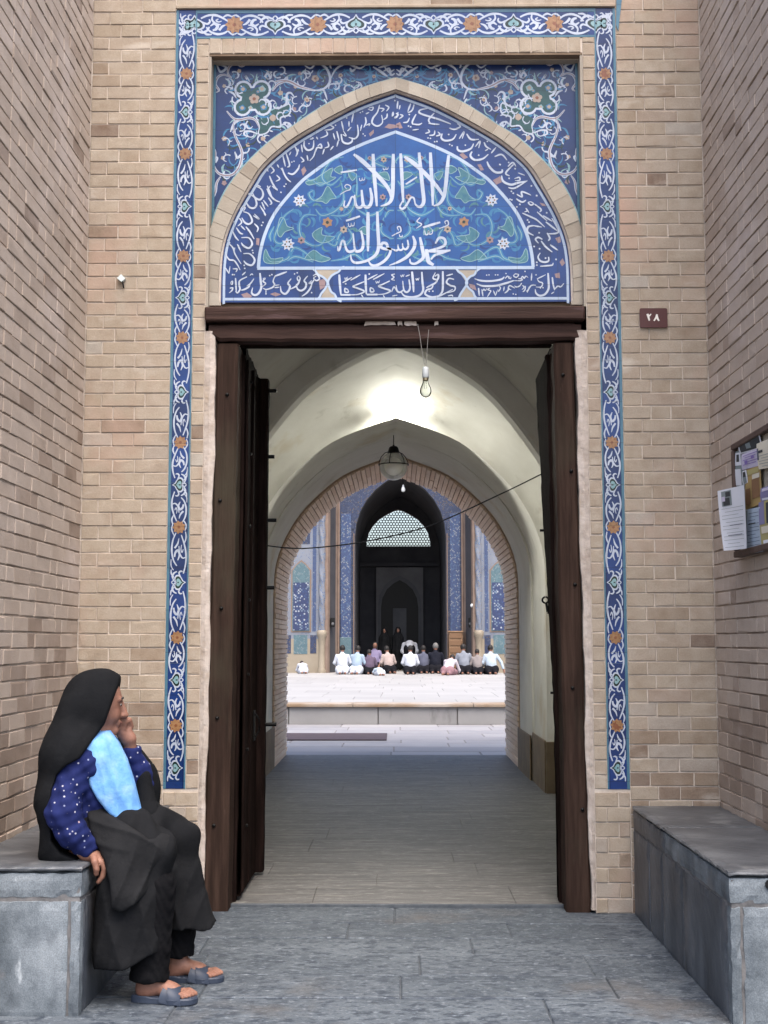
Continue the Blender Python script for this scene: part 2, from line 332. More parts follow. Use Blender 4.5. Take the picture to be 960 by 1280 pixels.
# ------------------------------------------------------------------ brickwork
def brick(mb, o, u, n, a, b_, z0, z1, m, r, th=.03, ch=.0022):
    """one brick with a chamfered, slightly uneven face; o origin, u along the wall, n out of the wall"""
    j = lambda s: random.uniform(-s, s)
    def p(s, z, d): return (o[0]+u[0]*s+n[0]*d, o[1]+u[1]*s+n[1]*d, o[2]+z)
    dd = j(.0022)
    fr = [(a+ch+j(.0015), z0+ch+j(.0012)), (b_-ch+j(.0015), z0+ch+j(.0012)), (b_-ch+j(.0015), z1-ch+j(.0012)), (a+ch+j(.0015), z1-ch+j(.0012))]
    ou = [(a+j(.001), z0+j(.001)), (b_+j(.001), z0+j(.001)), (b_+j(.001), z1+j(.001)), (a+j(.001), z1+j(.001))]
    if random.random() < .16:
        k_ = random.randrange(4); q_ = fr[(k_+2) % 4]; t_ = random.uniform(.008,.02)/max(.05, abs(b_-a)); fr[k_] = (fr[k_][0]+(q_[0]-fr[k_][0])*t_, fr[k_][1]+(q_[1]-fr[k_][1])*random.uniform(.06,.2))
    V = [p(s, z, dd+j(.0012)) for s, z in fr] + [p(s, z, dd-ch) for s, z in ou] + [p(s, z, -th) for s, z in ou]
    F = [(0,1,2,3)] + [(4+i, 4+(i+1)%4, (i+1)%4, i) for i in range(4)] + [(8+i, 8+(i+1)%4, 4+(i+1)%4, 4+i) for i in range(4)]
    mb.add(V, F, m, r)
def brick_rows(mb, o, u, n, width, z0, z1, pats, m=0, course=.0685, gap=.0065, jit=.004, skip=None, old=False):
    row = 0; z = z0
    while z < z1-.015:
        zt = min(z+course, z1); pat = pats[row % len(pats)]; s = 0.0; k = 0
        if callable(pat): pat = pat(row)
        while s < width-.004:
            l = pat[k % len(pat)]+random.uniform(-jit, jit)
            if width-s-l < .045: l = width-s
            e = min(s+l, width); gz = gap*random.uniform(.7, 1.2); gx = gap*random.uniform(.6, 1.2)
            if not (skip and skip(s, e, z, zt)):
                rr = min(1, max(0, random.gauss(.52, .215)))
                if old and z < old+random.uniform(-.12,.12): rr = min(1, max(0, random.choice((random.gauss(.01,.02), random.gauss(.05,.03), random.gauss(.10,.05), random.gauss(.5,.2), .97))))
                brick(mb, o, u, n, s+gx/2, e-gx/2, z-z0+gz/2, zt-z0-gz/2, m, rr)
            s = e; k += 1
        z = zt; row += 1
WALLX = 1.605; TOP = 5.4
TS_O, TS_I = 1.163, 1.052                # tile strip, outer and inner edge
BAND_I = .986                            # inner edge of the narrow brick band
T_Z0 = at(220, 986, D)[2]; T_Z1 = at(494, 11, D)[2]; T_Z1i = at(494, 47, D)[2]; PAN_Z1 = at(494, 66, D)[2]
DOOR_Z = at(490, 383, D)[2]              # top of the lintel

gate = thing('entrance_building', (0, D, 0), 'brick entrance gateway with tiled pointed panel over an open wooden door and a vaulted passage', 'building')
# brick piers either side of the tile border, with the mortar behind
bk = MB()
for sx in (-1, 1):
    x0 = -WALLX if sx < 0 else TS_O
    bk.box((x0-(.4 if sx<0 else 0), D+.0048, -.05), (x0+(WALLX-TS_O)+(.4 if sx>0 else 0), D+.30, TOP), 1)
    brick_rows(bk, (x0, D, 0.0), (1,0), (0,-1), WALLX-TS_O, 0.0, TOP,
               [lambda r: [.152,.108,.19], lambda r: [.088,.225,.14]] if sx < 0 else [lambda r: [.145,.105,.2], lambda r: [.098,.215,.14]], old=.93)
    # below the tile strip and beside the plaster edge
    a = -TS_O if sx < 0 else BAND_I
    bk.box((a, D+.005, -.05), (a+TS_O-BAND_I, D+.28, T_Z0), 1)
    brick_rows(bk, (a, D-.001, 0.0), (1,0), (0,-1), TS_O-BAND_I, 0.0, T_Z0-.004, [[.115,.07],[.062,.12]] if sx<0 else [[.06,.12],[.115,.07]], course=.0735, old=.35)
    # narrow band of headers up the inner side of the tiles
    a = -TS_I if sx < 0 else BAND_I
    bk.box((a, D+.005, T_Z0), (a+TS_I-BAND_I, D+.28, T_Z1i), 1)
    brick_rows(bk, (a, D, T_Z0), (1,0), (0,-1), TS_I-BAND_I, T_Z0, T_Z1i-.0, [[.2]], course=.0705)
# top band of soldiers under the tile border, and the wall over the border
bk.box((-BAND_I, D+.005, PAN_Z1), (BAND_I, D+.11, T_Z1i), 1)
s = -BAND_I
while s < BAND_I-.01:
    l = .0655; brick(bk, (s, D, PAN_Z1), (1,0), (0,-1), .002, min(l, BAND_I-s)-.003, .001, T_Z1i-PAN_Z1-.001, 0, random.gauss(.55, .2)); s += l
bk.box((-TS_O, D+.005, T_Z1), (TS_O, D+.3, TOP), 1)
brick_rows(bk, (-TS_O, D, T_Z1), (1,0), (0,-1), 2*TS_O, T_Z1+.022, TOP, [[.225],[.11,.225,.225]])
bk.box((-TS_O, D-.012, T_Z1+.002), (TS_O, D+.02, T_Z1+.020), 0, .2, .003)          # thin drip course over the tiles
bk.build('brickwork', [M['brick'], M['mortar']], gate)
pl = MB(); pl.prism([(1.166,T_Z1-.10),(1.178,T_Z1-.13),(1.186,T_Z1-.06),(1.192,T_Z1-.015),(1.200,T_Z1+.05),(1.198,T_Z1+.3),(1.172,T_Z1+.3),(1.170,T_Z1+.02)], D-.0042, D+.002); pl.build('blue_paint_splash', M['t_turq'], gate)
# wall core over the door so no light leaks; roof and outer shell of the gatehouse
sh = MB()
sh.box((-BAND_I, D+.125, DOOR_Z), (BAND_I, D+.30, TOP)); sh.box((-TS_O, D+.02, T_Z0), (-BAND_I, D+.30, TOP)); sh.box((BAND_I, D+.02, T_Z0), (TS_O, D+.30, TOP))
for sx in (-1, 1):
    a, b_ = sorted((sx*2.0, sx*6.2)); sh.box((a, D+.3, -.05), (b_, 15.2, TOP))
sh.box((-6.2, D+.301, TOP-.2), (6.2, 15.38, TOP))
sh.box((-2.0, 11.72, 3.9), (2.0, 15.2, TOP-.2)); 
for sx in (-1, 1):
    a, b_ = sorted((sx*1.36, sx*6.2)); sh.box((a, 15.2, -.05), (b_, 15.40, TOP-.001))
sh.box((-1.36, 15.2, 3.36), (1.36, 15.40, TOP-.001))
sh.build('outer_shell', M['roof'], gate)

# ------------------------------------------------------------------ side walls of the recess
for sx, nm in ((-1, 'faded pinkish brick side wall of the recess, behind the seated woman'), (1, 'faded pinkish brick side wall of the recess carrying the notice board')):
    wl = MB(); Y0 = 4.5
    a, b_ = sorted((sx*(WALLX+.006), sx*(WALLX+.45))); wl.box((a, Y0, -.05), (b_, D-.002, TOP), 1)
    pats = [[.225,.225,.11,.225],[.11,.225,.225,.225],[.225,.11,.11,.225,.225]]
    if sx < 0: brick_rows(wl, (-WALLX, D, 0), (0,-1), (1,0), D-Y0, 0.0, TOP, pats, course=.0685, gap=.008, old=1.25)
    else: brick_rows(wl, (WALLX, Y0, 0), (0,1), (-1,0), D-Y0, 0.0, TOP, pats, course=.0685, gap=.008, old=1.05)
    o = wl.build('side_wall', [M['brick_side'], M['mortar_side']]); tag(o, nm, 'wall', 'brick side walls of the recess')

# ------------------------------------------------------------------ tile border
GREY = 8
def border_part(name, parent, origin, adir, cdir, length, width, ros, hearts):
    """tile strip with scrolls; a runs along the strip, c across it (0 outer .. width inner); ros/hearts: positions along a, hearts with direction"""
    mats = [M['t_navy'], M['t_ink'], M['t_orange'], M['t_brown'], M['t_turq_l'], M['t_black'], M['t_turq'], M['t_cobalt']]
    mb = MB()
    def T(a, c): return (origin[0]+adir[0]*a+cdir[0]*c, origin[1]+adir[1]*a+cdir[1]*c)
    y = D+.002
    W = width; rim = W*.13
    for a0 in np.arange(0, length, .23):
        a1 = min(a0+.2285, length)
        mb.flat([T(a0,rim),T(a1,rim),T(a1,W-rim*.55),T(a0,W-rim*.55)], y, 0 if random.random()<.6 else 7)
    for (c0, c1) in ((0, rim-.001), (W-rim*.55+.001, W)):
        q = [T(0,c0),T(length,c0),T(length,c1),T(0,c1)]
        mb.prism(q, y-.003, y+.02, 6)
    mb.flat([T(-.0,0),T(length,0),T(length,W),T(0,W)], y+.004, 4)
    c0 = rim + (W-rim*1.55)/2; H = (W-rim*1.55)/2*.93          # centre line and half width of the blue
    def S(pts, wd, m=1, sub=4, prof=(.6,1,.55), closed=False, lift=.001):
        stroke(mb, [T(a, c0+c*H) for a, c in pts], wd*1.18, y-lift, m, sub, prof, closed)
    st = sorted([(p, 'r', 1) for p in ros]+[(p, 'h', d) for p, d in hearts])
    for i, (p, k, d) in enumerate(st):
        if k == 'r':
            cx = T(p, c0)
            disc(mb, cx, H*.86, y-.0022, 2, 18, .26, random.random()); disc(mb, cx, H*.62, y-.0030, 3, 16, .30, random.random())
            for q in range(6):
                an = q*math.pi/3+.3; disc(mb, (cx[0]+H*.36*math.cos(an), cx[1]+H*.36*math.sin(an)), H*.22, y-.0036, 2, 7)
            disc(mb, cx, H*.12, y-.0042, 3, 6)
        else:
            s = H*1.32
            def hp(pts): return [(p+a*s, d*c*.96) for a, c in pts]
            hh_ = [(.16,.66),(.46,.42),(.70,.08),(.66,-.30),(.36,-.50),(.10,-.34)]
            out = [(0,1.0)]+hh_+[(0,-.24)]+[(-a, c) for a, c in hh_[::-1]]
            q = spline(hp(out), 3, True)
            mb.flat([T(a, c0+c*H) for a, c in q], y-.0012, 1)
            q2 = spline(hp([(a*.80, c*.78+.02) for a, c in out]), 3, True); mb.flat([T(a, c0+c*H) for a, c in q2], y-.0020, 5)
            q3 = spline(hp([(a*.50, c*.52+.03) for a, c in out]), 3, True); mb.flat([T(a, c0+c*H) for a, c in q3], y-.0028, 4)
            disc(mb, T(p, c0+d*.02*H), H*.10, y-.0034, 5, 6)
            S(hp([(.0,-.36),(.16,-.60),(.0,-.84),(-.16,-.60)]), H*.10, 1, lift=.0018, closed=True)
            for sg in (-1, 1):      # side leaves of the palmette
                S(hp([(sg*.18,-.55),(sg*.55,-.75),(sg*.86,-.55),(sg*1.02,-.18)]), H*.20, 1, lift=.0016)
                S(hp([(sg*.50,.30),(sg*.86,.10),(sg*1.05,.30),(sg*1.0,.55)]), H*.17, 1, lift=.0016)
                S(hp([(sg*.45,-.50),(sg*.80,-.88),(sg*1.2,-.92)]), H*.15, 1, lift=.0016)
    for (p, k, d), (p2, k2, d2) in zip(st[:-1], st[1:]):
        # scroll between a heart and a rosette; mirrored with the heart's direction
        hpos, rpos, dd = (p, p2, d) if k == 'h' else (p2, p, d2)
        if k == k2: continue
        def q(pts): return [(hpos+(rpos-hpos)*t, dd*c) for t, c in pts]
        S(q([(.16,.62),(.34,.90),(.52,.92),(.68,.70),(.86,.30)]), H*.20)
        S(q([(.30,-.20),(.40,-.62),(.58,-.86),(.76,-.74),(.90,-.35)]), H*.19)
        S(q([(.46,.92),(.44,.50),(.52,.16),(.66,.02)]), H*.16)
        S(q([(.40,-.10),(.50,.12),(.58,-.08),(.54,-.40),(.46,-.50)]), H*.24, prof=(.3,1,1,.6))
        S(q([(.62,-.50),(.70,-.14),(.80,.02)]), H*.20, prof=(1,.9,.2))
        S(q([(.72,.72),(.82,.92),(.92,.80)]), H*.17)
        S(q([(.84,-.56),(.96,-.90),(1.08,-.74)]), H*.15)
        S(q([(.22,-.60),(.30,-.90),(.42,-.92)]), H*.13)
        S(q([(.60,.56),(.54,.42),(.60,.28),(.68,.36)]), H*.12)
    return mb.build(name, mats, parent)
bor = MB(); 
rosL = [92,192,320,422,553,659,797,907]; hrtL = [(40,1),(140,-1),(265,1),(372,1),(496,-1),(606,1),(738,-1),(850,1),(966,1)]
for sx, px in ((-1, 222), (1, 768)):
    zz = lambda yy: T_Z1-at(px, yy, D)[2]
    ros = [zz(v) for v in rosL]; hs = []
    for i, v in enumerate([140,258,372,490,606,728,850,960]): hs.append((zz(v), (1 if i%2 else -1)))
    o = (sx*TS_O, T_Z1)
    L_ = T_Z1-T_Z0
    border_part('tile_border', gate, o, (0,-1), (-sx,0), L_, TS_O-TS_I, ros, [(.085,1)]+hs)
hx = [XZ(v, 28)[0] for v in (293,397,494,590,693)]; hh = [XZ(v, 28)[0] for v in (243,344,445,542,642,745)]
border_part('tile_border', gate, (-TS_I, T_Z1), (1,0), (0,-1), 2*TS_I, T_Z1-T_Z1i, [v+TS_I for v in hx], [(v+TS_I, (1 if i%2 else -1)) for i, v in enumerate(hh)])

# ------------------------------------------------------------------ recessed panel: spandrels, brick arch, tympanum
SPY, RNY, TYY = D+.10, D+.052, D+.088
def mirror(pts): return [(-p[0], p[1]) for p in pts]
outer = [XZ(*p, RNY) for p in [(259,382),(259,300),(262,280),(269,258),(283,230),(307,200),(338,171),(364,155),(388,138.5),(417,121.5),(455,105.5),(493.5,94)]]
inner = [XZ(*p, RNY) for p in [(276,382),(276,374),(277.5,330),(282.5,299),(295,267),(316,230),(330,209),(350,190),(371,174),(404,154.5),(430,140),(455,128),(493.5,114)]]
outer[-1] = (0, outer[-1][1]); inner[-1] = (0, inner[-1][1])
inner0 = list(inner); inner = [inner[0]]+[(x-.013*(1 if k < 9 else .55), z+(.004 if k < 4 else .012)) for k, (x, z) in enumerate(inner[1:])]; inner[-1] = (0, inner[-1][1])
outer = [outer[0], outer[1]]+[(x+(i_[0]-x)*.0+(.010 if k < 5 else .006), z-.012) for k, ((x, z), i_) in enumerate(zip(outer[2:], inner[2:]))]; outer[-1] = (0, outer[-1][1])
def resample(pts, n):
    P = np.array(pts); d = np.r_[0, np.cumsum(np.hypot(*np.diff(P, axis=0).T))]; t = np.linspace(0, d[-1], n)
    return [(float(np.interp(u, d, P[:,0])), float(np.interp(u, d, P[:,1]))) for u in t]
ring = MB(); so_, si_ = spline(outer, 6), spline(inner, 6); NB = 23
ro, ri = resample(so_, NB*2+1), resample(si_, NB*2+1)
for sg in (1, -1):
    for k in range(NB):
        e0, e1 = .06, 1.94
        oo = [ro[2*k], ro[2*k+1], ro[2*k+2]]; ii = [ri[2*k], ri[2*k+1], ri[2*k+2]]
        def sh_(p, q, t): return (p[0]+(q[0]-p[0])*t, p[1]+(q[1]-p[1])*t)
        poly = [sh_(oo[0],oo[1],.05), oo[1], sh_(oo[2],oo[1],.05), sh_(ii[2],ii[1],.05), ii[1], sh_(ii[0],ii[1],.05)]
        if sg < 0: poly = mirror(poly)
        dy = random.uniform(-.002,.002); ring.prism(poly, RNY+dy, RNY+.04, 0, min(1,max(0,random.gauss(.5,.25))))
    po = ro+ri[::-1]; po = po if sg > 0 else mirror(po)
    ring.prism(po, RNY+.0035, RNY+.062, 1)
for sg in (1, -1): stroke(ring, [((p[0]-.004)*sg, p[1]+.006) for p in so_], .016, RNY+.03, 2, 1, (1,1,1))
nl = spline([(x-.004, z+.004) for x, z in inner0], 6); nl[-1] = np.array((0., nl[-1][1]))
for sg in (1, -1): ring.grid([[(p[0]*sg, RNY+.012, p[1]) for p in si_], [(p[0]*sg, RNY+.020, p[1]) for p in nl], [(p[0]*sg, TYY+.004, p[1]) for p in nl]], 1, False)
ring.build('brick_arch', [M['arch_brick'], M['mortar'], M['t_turq_l']], gate)
rev = MB()       # reveals of the recess: brown top ledge and pale sides
zt = PAN_Z1
rev.box((-BAND_I+.002, D+.004, zt-.012), (BAND_I-.002, SPY+.02, zt-.001), 1, .3)
rev.box((-BAND_I+.002, D+.05, zt-.020), (BAND_I-.002, SPY+.02, zt-.013), 0, .5)
for sx in (-1, 1):
    a, b_ = sorted((sx*(BAND_I-.001), sx*(BAND_I-.012))); rev.box((a, D+.006, DOOR_Z), (b_, SPY+.02, zt-.013), 0, .6)
    a, b_ = sorted((sx*(BAND_I-.0125), sx*(BAND_I-.026))); rev.box((a, SPY-.012, DOOR_Z), (b_, SPY+.02, zt-.021), 2)
rev.build('panel_reveal', [M['arch_brick'], mat('brown_ledge', [(.3,(.16,.11,.075)),(.7,(.24,.175,.12))], 9, 5, rough=.9), M['t_turq']], gate)

# spandrels (left measured, right mirrored)
MS = [M['t_navy'], M['t_cobalt'], M['t_ink'], M['t_cyan'], M['t_dkgreen'], M['t_beige'], M['t_pink'], M['t_brown'], M['t_turq_l'], M['t_black']]
xe = -(BAND_I-.026); ztop = zt-.021
arch_o = [p for p in so_]
def inside_sp(x, z, mrg=.015):
    if x < xe+mrg or z > ztop-mrg or x > -.002: return False
    X_ = [p[0] for p in arch_o]; Z_ = [p[1] for p in arch_o]
    zz = np.interp(x, X_, Z_) if x > X_[20] else 9
    if x <= arch_o[0][0]+.002: zz = arch_o[6][1]
    return z > zz+mrg
for sg in (1, -1):
    mb = MB(); fx = (lambda p: p) if sg > 0 else (lambda p: (-p[0], p[1]))
    # tile sheet, in square tiles so the joints show
    poly = [(xe, ztop), (0, ztop)] + [(p[0], p[1]-.012) for p in reversed(arch_o)] + [(xe, arch_o[0][1])]
    mb.flat([fx(p) for p in poly], SPY, 0)
    def C6(pts): return [XZ(260+a/6.4, 60+b/6.4, SPY) for a, b in pts]
    def C8(pts): return [XZ(380+a/8, 60+b/8, SPY) for a, b in pts]
    def S(pts, wd, m=2, y=SPY-.002, **k): stroke(mb, [fx(p) for p in pts], wd, y, m, 4, **k)
    # random background of cyan tendrils, deep-blue patches, small flowers
    rr = random.Random(11)
    n = 0
    while n < 230:
        x = rr.uniform(xe, -.02); z = rr.uniform(3.6, ztop)
        if not inside_sp(x, z): continue
        n += 1; a = rr.uniform(0, 6.28); c = rr.choice((-1,1)); pts = [(x, z)]
        for q in range(4):
            a += c*rr.uniform(.25,.7); x += .018*math.cos(a); z += .018*math.sin(a)
            if inside_sp(x, z, .006): pts.append((x, z))
        if len(pts) > 2: S(pts, rr.uniform(.006,.013), rr.choice((3,3,3,8,1,9)), SPY-.0006-.0004*rr.random(), prof=(.2,1,.8,.2))
    for x_, y_ in ((120,420),(95,520),(230,640),(320,640),(480,760),(560,700),(640,640),(720,560),(790,470),(600,160),(470,160),(350,170),(200,330),(150,250),(700,240),(760,260),(840,180),(620,560),(95,640),(160,780),(180,860),(110,950),(70,1010),(330,800),(420,760),(820,420))+tuple((rr.uniform(20,1490), rr.uniform(20,1240)) for _ in range(150)):
        p0 = XZ(260+x_/6.4, 60+y_/6.4, SPY)
        if not inside_sp(*p0, .02): continue
        a = rr.uniform(0, 6.28); c = rr.choice((-1,1)); pts = [p0]
        for q in range(5): a += c*(.45+.12*q); pts.append((pts[-1][0]+.015*math.cos(a), pts[-1][1]+.015*math.sin(a)))
        if all(inside_sp(*q, .008) for q in pts): S(pts, rr.uniform(.006,.0095), 2, SPY-.0017, prof=(.9,.7,1,.3)); S([pts[2], (pts[2][0]+.012*math.cos(a+1.6), pts[2][1]+.012*math.sin(a+1.6)), (pts[2][0]+.018*math.cos(a+2.2), pts[2][1]+.018*math.sin(a+2.2))], .006, 2, SPY-.0018, prof=(1,.8,.2))
    quat = [(355,285),(390,245),(450,235),(500,262),(522,300),(505,360),(515,420),(545,480),(520,530),(470,560),(410,580),(330,562),(250,560),(205,522),(187,460),(220,402),(195,340),(190,260),(260,245),(310,255)]
    q4 = []
    for (lx, ly, lr) in ((284,334,64),(428,334,68),(438,470,64),(276,476,62)):
        d0 = math.atan2(ly-404, lx-356)
        for k in range(13):
            a = d0+R(-118+k*236/12); q4.append((lx+lr*math.cos(a), ly+lr*math.sin(a)))
    mb.flat([fx(p) for p in C6(q4)], SPY-.0024, 4)
    stroke(mb, [fx(p) for p in C6(q4)], .0125, SPY-.0036, 2, 1, closed=True)
    for (x_, y_, r_) in ((280,330,.020),(432,328,.021),(274,480,.019),(444,474,.020),(340,480,.014),(400,350,.011)):
        disc(mb, fx(XZ(260+x_/6.4, 60+y_/6.4, SPY)), r_, SPY-.0030, rr.choice((8,3)), 9, .25)
        disc(mb, fx(XZ(260+x_/6.4, 60+y_/6.4, SPY)), r_*.6, SPY-.0034, 5 if x_ != 470 else 6, 8, .2)
    for an in range(5):
        c = XZ(260+370/6.4, 60+408/6.4, SPY); c = (c[0]+.016*math.cos(an*1.257+.4), c[1]+.016*math.sin(an*1.257+.4)); disc(mb, fx(c), .013, SPY-.0038, 5, 8)
    disc(mb, fx(XZ(260+370/6.4, 60+408/6.4, SPY)), .010, SPY-.0044, 7, 6)
    low = [(545,480),(600,470),(650,450),(660,500),(640,540),(580,560),(580,630),(510,630),(470,680),(405,690),(412,630),(395,580)]
    mb.flat([fx(p) for p in C6(low)], SPY-.0022, 4); S(C6(low), .0095, 2, SPY-.0034)
    disc(mb, fx(XZ(260+520/6.4, 60+560/6.4, SPY)), .020, SPY-.0040, 5, 8, .12)
    for pts, wd in (([(535,270),(600,262),(660,272),(740,312),(850,338)], .020), ([(515,345),(560,290),(640,262)], .014), ([(630,262),(632,235),(600,262)], .010),
                    ([(500,250),(480,205),(450,232)], .012), ([(560,490),(625,445),(630,375),(660,358),(690,392)], .012), ([(70,130),(100,192),(148,155),(70,130)], .013),
                    ([(190,242),(160,205),(172,150),(222,125),(272,148),(312,122)], .014), ([(182,238),(132,215),(82,232),(60,290),(88,338),(66,356)], .014),
                    ([(165,350),(200,362),(228,402)], .011), ([(310,255),(300,222),(335,270)], .009), ([(222,570),(202,620),(216,700),(262,800),(272,860),(250,950),(202,1008),(142,1020),(82,1000),(48,940),(62,850),(46,780)], .016),
                    ([(150,505),(200,560),(250,575),(330,560),(380,580),(412,640)], .015), ([(180,672),(212,602),(282,566)], .012), ([(100,1030),(70,1080),(60,1150),(35,1222)], .014),
                    ([(330,712),(290,695),(300,668),(345,668),(400,690)], .011), ([(215,830),(235,880),(262,850)], .012), ([(45,870),(75,880),(62,920)], .011), ([(640,540),(665,548)], .008), ([(490,660),(520,670)], .008)):
        S(C6(pts), wd, prof=(.45,1,1,.35))
        if wd > .0135: S(C6(pts), wd*.35, 6, SPY-.0046, prof=(.3,1,1,.2))
    for pts, wd in (([(-30,140),(60,205),(130,150),(200,182),(248,250),(258,340),(200,408),(110,425),(-20,408)], .013), ([(160,410),(200,430),(232,520)], .010), ([(268,305),(320,212),(420,156),(500,182),(560,205),(615,172)], .013),
                    ([(462,200),(478,232),(520,205)], .013), ([(612,172),(700,158),(745,165),(795,142)], .014), ([(690,190),(760,232),(800,262),(835,285)], .014), ([(745,200),(830,172),(908,150)], .013),
                    ([(790,240),(850,205),(870,270),(908,255)], .012), ([(268,140),(262,185),(275,205)], .009), ([(132,120),(132,152)], .008), ([(800,180),(850,240),(905,215)], .010)):
        S(C8(pts), wd, prof=(.45,1,1,.4))
    for pts, wd in (([(400,210),(440,270),(520,315),(620,305),(668,250),(650,165)], .012), ([(405,250),(400,320),(330,420)], .012), ([(410,330),(440,380),(490,390)], .010), ([(300,330),(320,420),(310,450)], .010), ([(690,290),(720,270),(770,285)], .010)):
        S(C8(pts), wd, 3, SPY-.0014)
    for x_, y_ in ((250,185),(410,160),(545,165),(130,305),(95,450),(110,575),(130,725),(320,775),(62,680),(580,360),(785,410),(735,205),(690,490),(440,725),(120,880),(130,1080),(700,310)):
        c = XZ(260+x_/6.4, 60+y_/6.4, SPY)
        if inside_sp(*c, .02): disc(mb, fx(c), rr.uniform(.011,.016), SPY-.0020, rr.choice((5,5,6)), 10, .22, rr.random())
    for x_, y_, r_ in ((112,305,.021),(365,275,.013),(30,520,.014),(270,160,.010),(700,285,.011)):
        c = XZ(380+x_/8, 60+y_/8, SPY); disc(mb, fx(c), r_, SPY-.0022, 5, 11, .18); disc(mb, fx(c), r_*.4, SPY-.0028, 7, 7, .2)
    mb.build('spandrel_tiles', MS, gate)
# ------------------------------------------------------------------ tympanum with its inscriptions
ty = MB(); yb = TYY
MT = [M['t_cobalt'], M['t_navy'], M['t_sky'], M['t_blue'], M['t_tan'], M['t_pink']]
in2 = [XZ(*p, TYY) for p in [(277,378),(277,372),(278,330),(283,299),(295.5,267.5),(316.5,231),(330,210),(350,191.5),(371,176),(404,156.5),(430,142.5),(455,131),(493.5,117)]]
in2[-1] = (0, in2[-1][1]); s2 = spline(in2, 6)
full = s2 + mirror(s2[:-1])[::-1]
ty.prism([(p[0]*1.03, p[1]+(.02 if p[1] > 3.2 else 0)) for p in full], yb, yb+.03, 0)
for k in range(40):       # tonal patches: single tiles fired darker or bluer
    cx, cz = random.uniform(-.85,.85), random.uniform(3.17,4.1)
    q = [(cx-.09,cz-.09),(cx+.09,cz-.09),(cx+.09,cz+.09),(cx-.09,cz+.09)]
    X_ = [p[0] for p in s2]; Z_ = [p[1] for p in s2]
    if max(abs(cx-.09), abs(cx+.09)) < .82 and cz+.09 < np.interp(-abs(cx)-.09, X_[10:], Z_[10:]): 
        _lay[0] += 1; ty.flat(q, yb-.0002-.00002*k, 1)
off = [(p[0]+.012*(1 if p[0]<0 else 0), p[1]-.010) for p in s2[2:]]
loop = off + mirror(off[:-1])[::-1]
stroke(ty, loop, .013, yb-.0022, 2, 1, (1,1,1))
zb0 = XZ(494,373.5,TYY)[1]; zb1 = XZ(494,335,TYY)[1]
hb = abs(XZ(281,373,TYY)[0])
stroke(ty, [(-hb,zb0),(0,zb0),(hb,zb0)], .014, yb-.0026, 2, 1, (1,1,1))
fl = [XZ(*p, TYY) for p in [(323,335),(325,317),(330.5,295),(340,273),(352,255),(374,230),(388,218),(418.5,197),(454,180),(493.5,165)]]
fl[-1] = (0, fl[-1][1]); f2 = spline(fl, 5)
field = f2 + mirror(f2[:-1])[::-1]
ty.flat(field, yb-.0016, 3)
stroke(ty, field, .017, yb-.0030, 2, 1, (1,1,1))
stroke(ty, [(fl[0][0]-.006,zb1),(0,zb1),(-fl[0][0]+.006,zb1)], .017, yb-.0034, 2, 1, (1,1,1))
def CR(x0, y0, s): return lambda pts: [XZ(x0+a/s, y0+b/s, TYY) for a, b in pts]
c1, c2, c3, c4, c5 = CR(270,230,8), CR(330,130,960/170), CR(490,110,6), CR(590,190,6.4), CR(410,180,6)
c6, c7, c8 = CR(275,325,6.4), CR(410,325,960/180), CR(570,325,6.4)
# bottom cartouches
for pts in ([(110,47),(90,52),(72,78),(48,90),(20,110),(0,150),(20,210),(45,230),(60,262),(90,278)], [(835,47),(850,52),(872,80),(890,92),(915,120),(928,155),(905,195),(885,225),(868,258),(840,270)]):
    stroke(ty, c7(pts), .011, yb-.0040, 2, 4, (1,1,1))
for pts in ([(745,72),(765,90),(785,118),(812,130),(845,155),(860,190),(838,235),(810,270),(795,300),(770,318)],): stroke(ty, c6(pts), .011, yb-.0042, 2, 4, (1,1,1))
for pts in ([(190,70),(165,88),(145,120),(112,135),(80,180),(100,225),(135,255),(150,290),(180,318)],): stroke(ty, c8(pts), .011, yb-.0044, 2, 4, (1,1,1))
ty.flat(c6([(770,80),(950,80),(890,125),(850,170),(830,140),(790,118)]), yb-.0010, 4); ty.flat(c6([(800,315),(940,315),(895,260),(860,215),(832,250)]), yb-.0010, 4)
ty.flat(c8([(10,82),(165,82),(130,125),(80,175),(45,125)]), yb-.0010, 4); ty.flat(c8([(10,315),(165,315),(120,250),(85,205),(40,255)]), yb-.0010, 4)
for c, pts in ((c6,[(790,160),(845,150),(842,215),(800,240)]),(c8,[(105,190),(150,200),(165,245),(110,220)])): ty.flat(c(pts), yb-.0012, 5)
for c, pts in ((c6,[(180,295),(215,265),(255,295),(215,312)]),(c6,[(400,272),(440,258),(490,275),(445,292)]),(c1,[(405,540),(435,545),(430,615),(400,605)]),(c1,[(250,1105),(310,1085),(360,1120),(300,1150)]),
               (c2,[(262,465),(285,440),(300,470),(275,508)]),(c2,[(740,210),(775,180),(775,205),(750,230)]),(c2,[(850,165),(880,140),(950,150),(950,165),(890,175)]),(c3,[(30,270),(60,255),(80,300),(55,305)]),
               (c3,[(505,500),(530,485),(570,520),(540,535)]),(c3,[(640,575),(665,570),(690,615),(665,620)]),(c3,[(770,690),(810,660),(830,690),(790,715)]),(c4,[(165,225),(215,200),(240,240),(195,262)]),
               (c4,[(540,405),(580,415),(595,435),(560,430)]),(c4,[(665,690),(705,675),(712,720),(690,730)]),(c4,[(700,880),(725,850),(745,890),(720,915)]),(c4,[(660,975),(700,965),(705,1010),(670,1005)]),(c4,[(0,1065),(20,1070),(25,1095),(0,1100)])):
    ty.flat(c(pts), yb-.0012-.00001*random.random(), 5)
tym = ty.build('tympanum', MT, gate)

